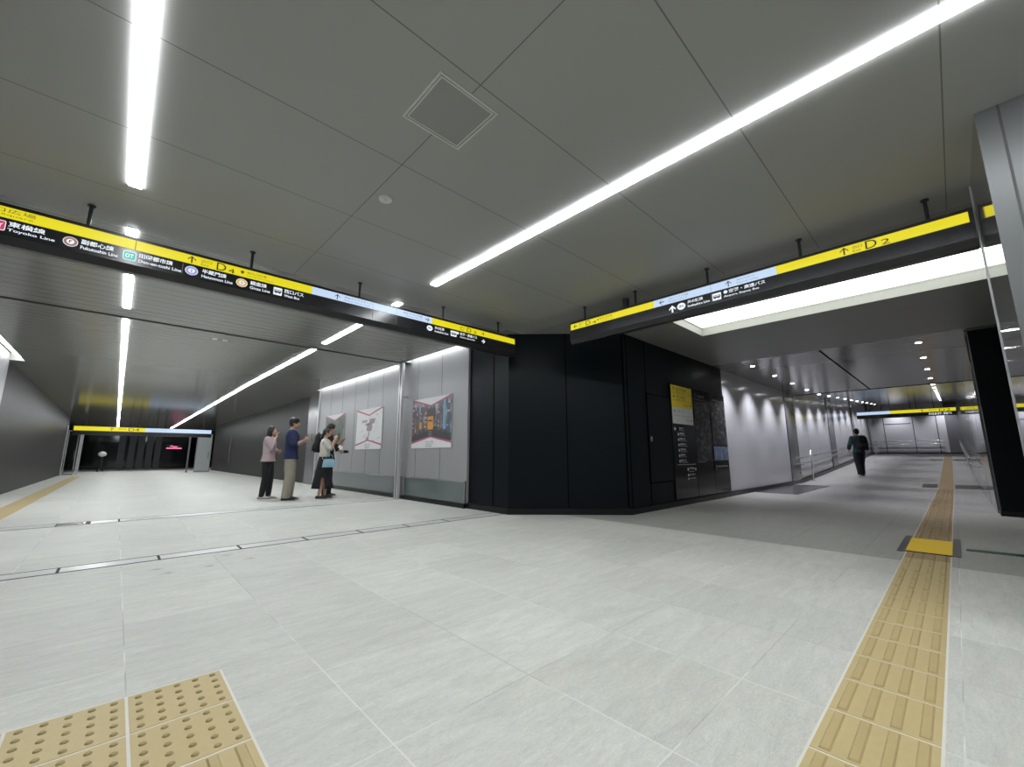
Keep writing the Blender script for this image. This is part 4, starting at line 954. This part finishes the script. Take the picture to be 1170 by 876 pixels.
def person(loc, rz, h, pose, label, gender='m'):
    s = h / 1.70
    r = thing('person', loc, label, 'person', None, rz)
    P_ = dict(elbowL=(0.0, 0.24, 1.12), handL=(0.08, 0.24, 0.90), elbowR=(0.0, -0.24, 1.12), handR=(0.08, -0.24, 0.90), footL=(0.02, 0.10), footR=(-0.02, -0.10), lean=0.0, head_tilt=0.0, sw=0.175 if gender == 'm' else 0.155, hip=0.15 if gender == 'm' else 0.165)
    P_.update(pose); sw, hip = P_['sw'], P_['hip']; S = lambda p: tuple(c * s for c in p)
    lean = P_['lean']
    b = MB()
    def torso(mb, secs, inf=0.0): mb.sect([(z * s, (cx + lean * max(0, z - 0.9)) * s, 0, (rx + inf) * s, (ry + inf) * s) for z, cx, rx, ry in secs])
    T = [(0.80, 0, 0.09, hip - 0.02), (0.90, 0, 0.112, hip), (1.02, 0.0, 0.095, hip - 0.03), (1.12, 0, 0.095, hip - 0.025), (1.24, 0.005, 0.108, sw - 0.025), (1.34, 0, 0.102, sw - 0.01), (1.40, -0.005, 0.075, sw - 0.045), (1.435, -0.01, 0.055, 0.065), (1.50, 0.0, 0.048, 0.050), (1.54, 0.01, 0.046, 0.047)]
    torso(b, T)
    hx = 0.02 + lean * 0.7
    b.ell(S((hx, 0, 1.600)), S((0.090, 0.073, 0.100)), seg=20, nr=12); b.ell(S((hx + 0.030, 0, 1.555)), S((0.062, 0.055, 0.062)), seg=16)     # skull, jaw
    b.tube([S((hx + 0.083, 0, 1.605)), S((hx + 0.104, 0, 1.575)), S((hx + 0.092, 0, 1.568))], [0.009 * s, 0.014 * s, 0.010 * s], 8, round_ends=True)   # nose
    b.ell(S((hx + 0.084, 0, 1.542)), S((0.012, 0.024, 0.007))); b.ell(S((hx + 0.083, 0, 1.531)), S((0.012, 0.021, 0.007)))                 # lips
    for sd in (1, -1):
        b.ell(S((hx - 0.005, sd * 0.076, 1.585)), S((0.018, 0.010, 0.030))); b.ell(S((hx + 0.074, sd * 0.030, 1.600)), S((0.012, 0.016, 0.009)))
        b.ell(S((hx + 0.078, sd * 0.030, 1.620)), S((0.010, 0.024, 0.006)))
    arms = {}
    for sd, E_, Hn in ((1, 'elbowL', 'handL'), (-1, 'elbowR', 'handR')):
        sh = Vector((lean * 0.48, sd * (sw - 0.01), 1.375)) * s; el = Vector(P_[E_]) * s; ha = Vector(P_[Hn]) * s
        wr = el + (ha - el) * 0.98; arms[sd] = (sh, el, wr)
        b.tube([sh, sh.lerp(el, .35), el, el.lerp(wr, .3), wr], [0.050 * s, 0.045 * s, 0.037 * s, 0.038 * s, 0.025 * s], 12, round_ends=True)
        pn = Vector(P_.get('palm' + ('L' if sd > 0 else 'R'), (0, -sd, 0)))
        hand(b, wr, (wr - el), pn, s * 0.95, P_.get('curl', 0.45), 1)
    legs = {}
    for sd, Ff in ((1, 'footL'), (-1, 'footR')):
        fx, fy = P_[Ff]; lift = P_.get('lift' + ('L' if sd > 0 else 'R'), 0.0)
        hp_ = Vector((0, sd * 0.085, 0.86)) * s; an = Vector((fx, fy, 0.075 + lift)) * s; kn = hp_.lerp(an, .5) + Vector((0.025 + lift * .3, 0, 0)) * s; legs[sd] = (hp_, kn, an)
        b.tube([hp_, hp_.lerp(kn, .5), kn, kn.lerp(an, .35), an], [0.085 * s, 0.070 * s, 0.050 * s, 0.052 * s, 0.034 * s], 12, round_ends=True)
        b.tube([an + Vector((-0.03, 0, -0.04)) * s, an + Vector((0.12, 0, -0.052)) * s], [0.03 * s, 0.022 * s], 8, round_ends=True)
    body = b.build('body', 'skin', r); remesh(body, 0.0085, 3)
    def cloth(name, mat, fn, vox=0.013, it=5):
        m_ = MB(); fn(m_); o = m_.build(name, mat, r); return remesh(o, vox, it)
    return r, s, S, T, torso, arms, legs, cloth, hx, P_
def top(torso, T, arms, s, z0, sleeve, inf, flare=0.0):
    def fn(m):
        secs = [(z, cx, rx, ry) for z, cx, rx, ry in T if z > z0 + .02 and z < 1.45]
        base = min(T, key=lambda t: abs(t[0] - z0)); first = secs[0]
        secs = [(z0, first[1], max(base[2], first[2]) + flare, max(base[3], first[3]) + flare)] + secs
        torso(m, secs, inf)
        for sd, (sh, el, wr) in arms.items():
            if sleeve >= 1.0:
                e = el.lerp(wr, min(1, sleeve - 1.0)); m.tube([sh, sh.lerp(el, .4), el, e], [(0.058 + inf) * s, (0.050 + inf) * s, (0.043 + inf) * s, (0.036 + inf) * s], 12, round_ends=False)
                m.ell(sh, ((0.056 + inf) * s,) * 3)
            else:
                e = sh.lerp(el, sleeve); m.tube([sh, sh.lerp(e, .5), e], [(0.058 + inf) * s, (0.056 + inf) * s, (0.056 + inf) * s], 12); m.ell(sh, ((0.056 + inf) * s,) * 3)
    return fn
def trousers(torso, legs, s, inf=0.014, hem=0.035, z1=0.97, wide=0.0):
    def fn(m):
        torso(m, [(0.80, 0, 0.10, 0.145), (0.90, 0, 0.115, 0.158), (z1, 0, 0.098, 0.135)], inf)
        for sd, (hp_, kn, an) in legs.items():
            a = an + Vector((-0.005, 0, -0.03)) * s
            m.tube([hp_, hp_.lerp(kn, .5), kn, kn.lerp(a, .5), a], [(0.088 + inf) * s, (0.078 + inf + wide) * s, (0.062 + inf + wide) * s, (0.056 + inf + wide) * s, (hem + 0.017 + wide) * s], 14)
    return fn
def shoes(r, legs, s, mat, heel=0.0):
    for sd, (hp_, kn, an) in legs.items():
        m = MB(); a = Vector((an.x, an.y, an.z - 0.075 * s)); L = 0.26 * s; rings = []
        for t, wdt, ht_ in ((0.0, .030, .055), (.12, .036, .075), (.35, .036, .078), (.6, .044, .055), (.85, .040, .036), (1.0, .016, .022)):
            x = a.x - 0.075 * s + t * L; rr = []
            for k in range(12):
                an_ = 2 * PI * k / 12; rr.append((x, a.y + wdt * s * math.cos(an_), a.z + max(0.002, ht_ * s * (0.5 + 0.5 * math.sin(an_)))))
            rings.append(rr)
        m.rings(rings); m.build('shoe', mat, r, smooth=True)
def backpack(loc, rz, label, size=(0.17, 0.30, 0.44), mat='black_cloth'):
    t = thing('backpack', loc, label, 'backpack', None, rz); dx, dy, dz = size
    m = MB(); m.sect([(0, 0, 0, dx * .40, dy * .44), (0.03, 0, 0, dx * .5, dy * .5), (dz * .5, 0, 0, dx * .52, dy * .5), (dz * .85, 0, 0, dx * .42, dy * .44), (dz, 0, 0, dx * .2, dy * .3)], seg=20, power=3.2); m.build('bag_body', mat, t, smooth=True)
    m = MB(); m.sect([(dz * .08, -dx * .5, 0, dx * .22, dy * .36), (dz * .3, -dx * .5, 0, dx * .26, dy * .38), (dz * .48, -dx * .48, 0, dx * .14, dy * .34)], seg=16, power=3); m.build('front_pocket', mat, t, smooth=True)
    m = MB(); m.tube([(dx * .1, -.04, dz * .97), (dx * .1, -.03, dz * 1.06), (dx * .1, .03, dz * 1.06), (dx * .1, .04, dz * .97)], 0.008, 8); m.build('grab_handle', mat, t, smooth=True)
    for sd in (-1, 1):
        m = MB(); m.tube([(dx * .35, sd * dy * .3, dz * .95), (dx * .9, sd * dy * .36, dz * 1.02), (dx * 1.65, sd * dy * .40, dz * .75), (dx * 1.55, sd * dy * .50, dz * .35), (dx * .4, sd * dy * .46, dz * .12)], 0.013, 8); m.build('shoulder_strap', mat, t, smooth=True)
    return t
def phone(loc, rz, label):
    t = thing('phone', loc, label, 'phone', None, rz); MB().box(-0.005, 0.005, -0.037, 0.037, -0.075, 0.075).build('case', 'phone', t, bevel=0.003)
    MB().box(-0.0065, -0.005, -0.033, 0.033, -0.07, 0.07).build('screen', 'black_gloss', t); return t
def dirw(loc, rz, p):
    c, q = math.cos(rz), math.sin(rz); return (loc[0] + p[0] * c - p[1] * q, loc[1] + p[0] * q + p[1] * c, loc[2] + p[2])
RT = HEAD - PI / 2           # heading of "image right"

# woman in pink top
rz = RT + 0.25; L0 = (2.48, 10.55, floor_z(2.48, 10.55))
r, s, S, T, torso, arms, legs, cloth, hx, P_ = person(L0, rz, 1.58, dict(elbowR=(0.10, -0.20, 1.16), handR=(0.14, -0.06, 1.44), elbowL=(0.04, 0.22, 1.12), handL=(0.20, 0.06, 1.12), palmR=(1, 0, 0), footL=(0.05, 0.09), footR=(-0.05, -0.09), hip=0.185, sw=0.178),
    'woman in a dusty pink top and black trousers, one hand raised to her face', 'f')
cloth('pink_top', 'pink_cloth', top(torso, T, arms, s, 0.86, 1.55, 0.028, 0.022)); cloth('trousers', 'black_cloth', trousers(torso, legs, s, 0.016, 0.04))
def hair_bob(m):
    m.ell(S((hx - 0.018, 0, 1.615)), S((0.098, 0.090, 0.105)), seg=20, nr=12)
    m.sect([(1.36 * s, (hx - .06) * s, 0, .045 * s, .085 * s), (1.46 * s, (hx - .045) * s, 0, .065 * s, .098 * s), (1.58 * s, (hx - .03) * s, 0, .075 * s, .096 * s), (1.66 * s, (hx - .02) * s, 0, .07 * s, .08 * s)])
cloth('hair', 'hair', hair_bob, 0.011); shoes(r, legs, s, 'shoe_light')
# man in navy shirt
rz = RT + 0.45; L1 = (2.74, 9.86, floor_z(2.74, 9.86))
r, s, S, T, torso, arms, legs, cloth, hx, P_ = person(L1, rz, 1.73, dict(elbowR=(0.06, -0.25, 1.13), handR=(0.25, -0.10, 1.24), elbowL=(0.06, 0.25, 1.13), handL=(0.25, 0.09, 1.22), palmR=(0, 1, 0.3), palmL=(0, -1, 0.3), footL=(0.03, 0.11), footR=(-0.03, -0.11), curl=0.9),
    'man in a navy shirt and khaki trousers standing beside the woman in pink', 'm')
cloth('navy_shirt', 'navy_cloth', top(torso, T, arms, s, 0.84, 1.15, 0.032, 0.02)); cloth('trousers', 'khaki_cloth', trousers(torso, legs, s, 0.016, 0.05, wide=0.012))
def hair_short(m):
    m.ell(S((hx - 0.012, 0, 1.638)), S((0.106, 0.094, 0.098)), seg=20, nr=12); m.ell(S((hx - 0.038, 0, 1.59)), S((0.076, 0.088, 0.08)), seg=16); m.ell(S((hx + 0.05, 0, 1.665)), S((0.05, 0.065, 0.045)), seg=16)
cloth('hair', 'hair', hair_short, 0.011); shoes(r, legs, s, 'shoe_dark')
phone(dirw(L1, rz, (0.37 * s, 0.0, 1.30 * s)), rz, 'phone held up in both hands by the man in the navy shirt')
# woman in cream blouse
rz = RT + 0.35; L2 = (3.40, 9.72, floor_z(3.4, 9.72))
r, s, S, T, torso, arms, legs, cloth, hx, P_ = person(L2, rz, 1.53, dict(elbowR=(0.12, -0.19, 1.18), handR=(0.22, -0.06, 1.44), elbowL=(0.12, 0.19, 1.18), handL=(0.24, 0.05, 1.42), palmR=(0, 1, 0), palmL=(0, -1, 0), footL=(0.06, 0.08), footR=(-0.06, -0.08), curl=0.8),
    'woman in a cream blouse and long black skirt raising a phone to her face', 'f')
cloth('blouse', 'cream_cloth', top(torso, T, arms, s, 1.00, 1.05, 0.022, 0.01))
def hair_tied(m):
    m.ell(S((hx - 0.016, 0, 1.615)), S((0.096, 0.086, 0.100)), seg=20, nr=12); m.tube([S((hx - .07, 0, 1.58)), S((hx - .105, 0, 1.50)), S((hx - .10, 0, 1.40)), S((hx - .10, 0, 1.32))], [.045 * s, .04 * s, .033 * s, .018 * s], 12, round_ends=True)
cloth('hair', 'hair', hair_tied, 0.011)
m = MB(); NS = 40; rings = []; zs = [1.04, 0.98, 0.90, 0.7, 0.5, 0.38, 0.24]; rxs = [0.108, 0.125, 0.145, 0.175, 0.205, 0.225, 0.245]; rys = [0.135, 0.165, 0.185, 0.20, 0.215, 0.225, 0.235]
for z, a, b in zip(zs, rxs, rys):
    t = max(0, 0.9 - z); rings.append([(s * (a + 0.010 * t * math.sin(8 * q * 2 * PI / NS)) * math.cos(q * 2 * PI / NS), s * (b + 0.016 * t * math.sin(8 * q * 2 * PI / NS)) * math.sin(q * 2 * PI / NS), s * z) for q in range(NS)])
m.rings(rings, cap=False)
keep = [(f, k) for f, k in zip(m.f, m.m)]
nf = []
for idx, f in enumerate(m.f):
    row, q = idx // NS, idx % NS
    ang = (q + .5) / NS * 360
    if row >= 4 and 262 < ang < 290: continue          # side slit
    nf.append(f)
m.f = nf; m.m = [0] * len(nf)
sk_ = m.build('skirt', 'black_cloth', r, smooth=True); md = sk_.modifiers.new('t', 'SOLIDIFY'); md.thickness = 0.006
shoes(r, legs, s, 'shoe_dark')
phone(dirw(L2, rz, (0.30 * s, 0.0, 1.51 * s)), rz, 'phone held to the face by the woman in the cream blouse')
hb = thing('handbag', dirw(L2, rz, (0.12, -0.33, 0.68)), 'pale blue handbag hanging at the side of the woman in the cream blouse', 'handbag', None, rz)
m = MB(); rings = []
for x, zt_ in ((-.13, .14), (-.12, .17), (0, .18), (.12, .17), (.13, .14)):
    wv = 0.045 if abs(x) < .15 else 0.03; rings.append([(x, -wv, 0.0), (x, wv, 0.0), (x * .95, wv * .95, zt_ * .5), (x * .88, wv * .5, zt_), (x * .88, -wv * .5, zt_), (x * .95, -wv * .95, zt_ * .5)])
m.rings(rings); m.build('bag_body', 'blue_leather', hb, bevel=0.006)
m = MB(); m.tube([(-.07, 0, .19), (-.05, 0, .26), (0, 0, .28), (.05, 0, .26), (.07, 0, .19)], 0.007, 8); m.build('top_handle', 'blue_leather', hb, smooth=True)
m = MB(); m.tube([(-.13, 0, .17), (-.14, .07, .36), (-.12, .12, .55), (-.05, .20, .60), (.04, .14, .50), (.10, .07, .34), (.13, 0, .17)], 0.006, 6); m.build('shoulder_strap', 'cream_cloth', hb, smooth=True)
# man in black behind her
rz = RT + 0.55; L3 = (3.66, 10.22, floor_z(3.66, 10.22))
r, s, S, T, torso, arms, legs, cloth, hx, P_ = person(L3, rz, 1.66, dict(elbowR=(0.10, -0.22, 1.13), handR=(0.22, -0.16, 1.06), elbowL=(0.12, 0.22, 1.14), handL=(0.28, 0.10, 1.30), footL=(0.06, 0.09), footR=(-0.03, -0.09), curl=0.7),
    'person in black with a backpack, half hidden behind the woman in the cream blouse', 'm')
cloth('black_jacket', 'black_cloth', top(torso, T, arms, s, 0.86, 1.6, 0.024, 0.02)); cloth('trousers', 'black_cloth', trousers(torso, legs, s, 0.016, 0.05, wide=0.01))
cloth('hair', 'hair', hair_short, 0.011); shoes(r, legs, s, 'shoe_dark')
backpack(dirw(L3, rz, (-0.25, 0.0, 1.00)), rz, 'black backpack on the person standing behind the woman in the cream blouse')
cc = thing('camera', dirw(L3, rz, (0.345, -0.14, 1.02)), 'dark compact camera held out by the person in black', 'camera', None, rz)
MB().box(-0.03, 0.03, -0.06, 0.06, -0.035, 0.035).build('camera_body', 'phone', cc, bevel=0.006); m = MB(); m.tube([(0.03, 0, 0), (0.075, 0, 0)], 0.026, 14); m.build('lens', 'black_gloss', cc)
# man walking up the right passage
rz = HEAD - 0.28; L4 = (20.4, 2.50, floor_z(20.4, 0) + 0.004)
r, s, S, T, torso, arms, legs, cloth, hx, P_ = person(L4, rz, 1.73, dict(elbowL=(-0.02, 0.27, 1.13), handL=(0.12, 0.26, 0.93), elbowR=(0.0, -0.27, 1.14), handR=(0.18, -0.17, 1.08), footL=(-0.10, 0.09), footR=(0.16, -0.09), liftL=0.03),
    'person walking away up the right passage in a dark green jacket and black trousers', 'm')
cloth('jacket', 'green_cloth', top(torso, T, arms, s, 0.84, 1.85, 0.026, 0.02)); cloth('trousers', 'black_cloth', trousers(torso, legs, s, 0.018, 0.05, wide=0.012))
cloth('hair', 'hair', hair_short, 0.011); shoes(r, legs, s, 'shoe_dark')
backpack(dirw(L4, rz, (-0.265, -0.03, 0.94)), rz, 'large black backpack on the person walking up the right passage', (0.19, 0.34, 0.54))
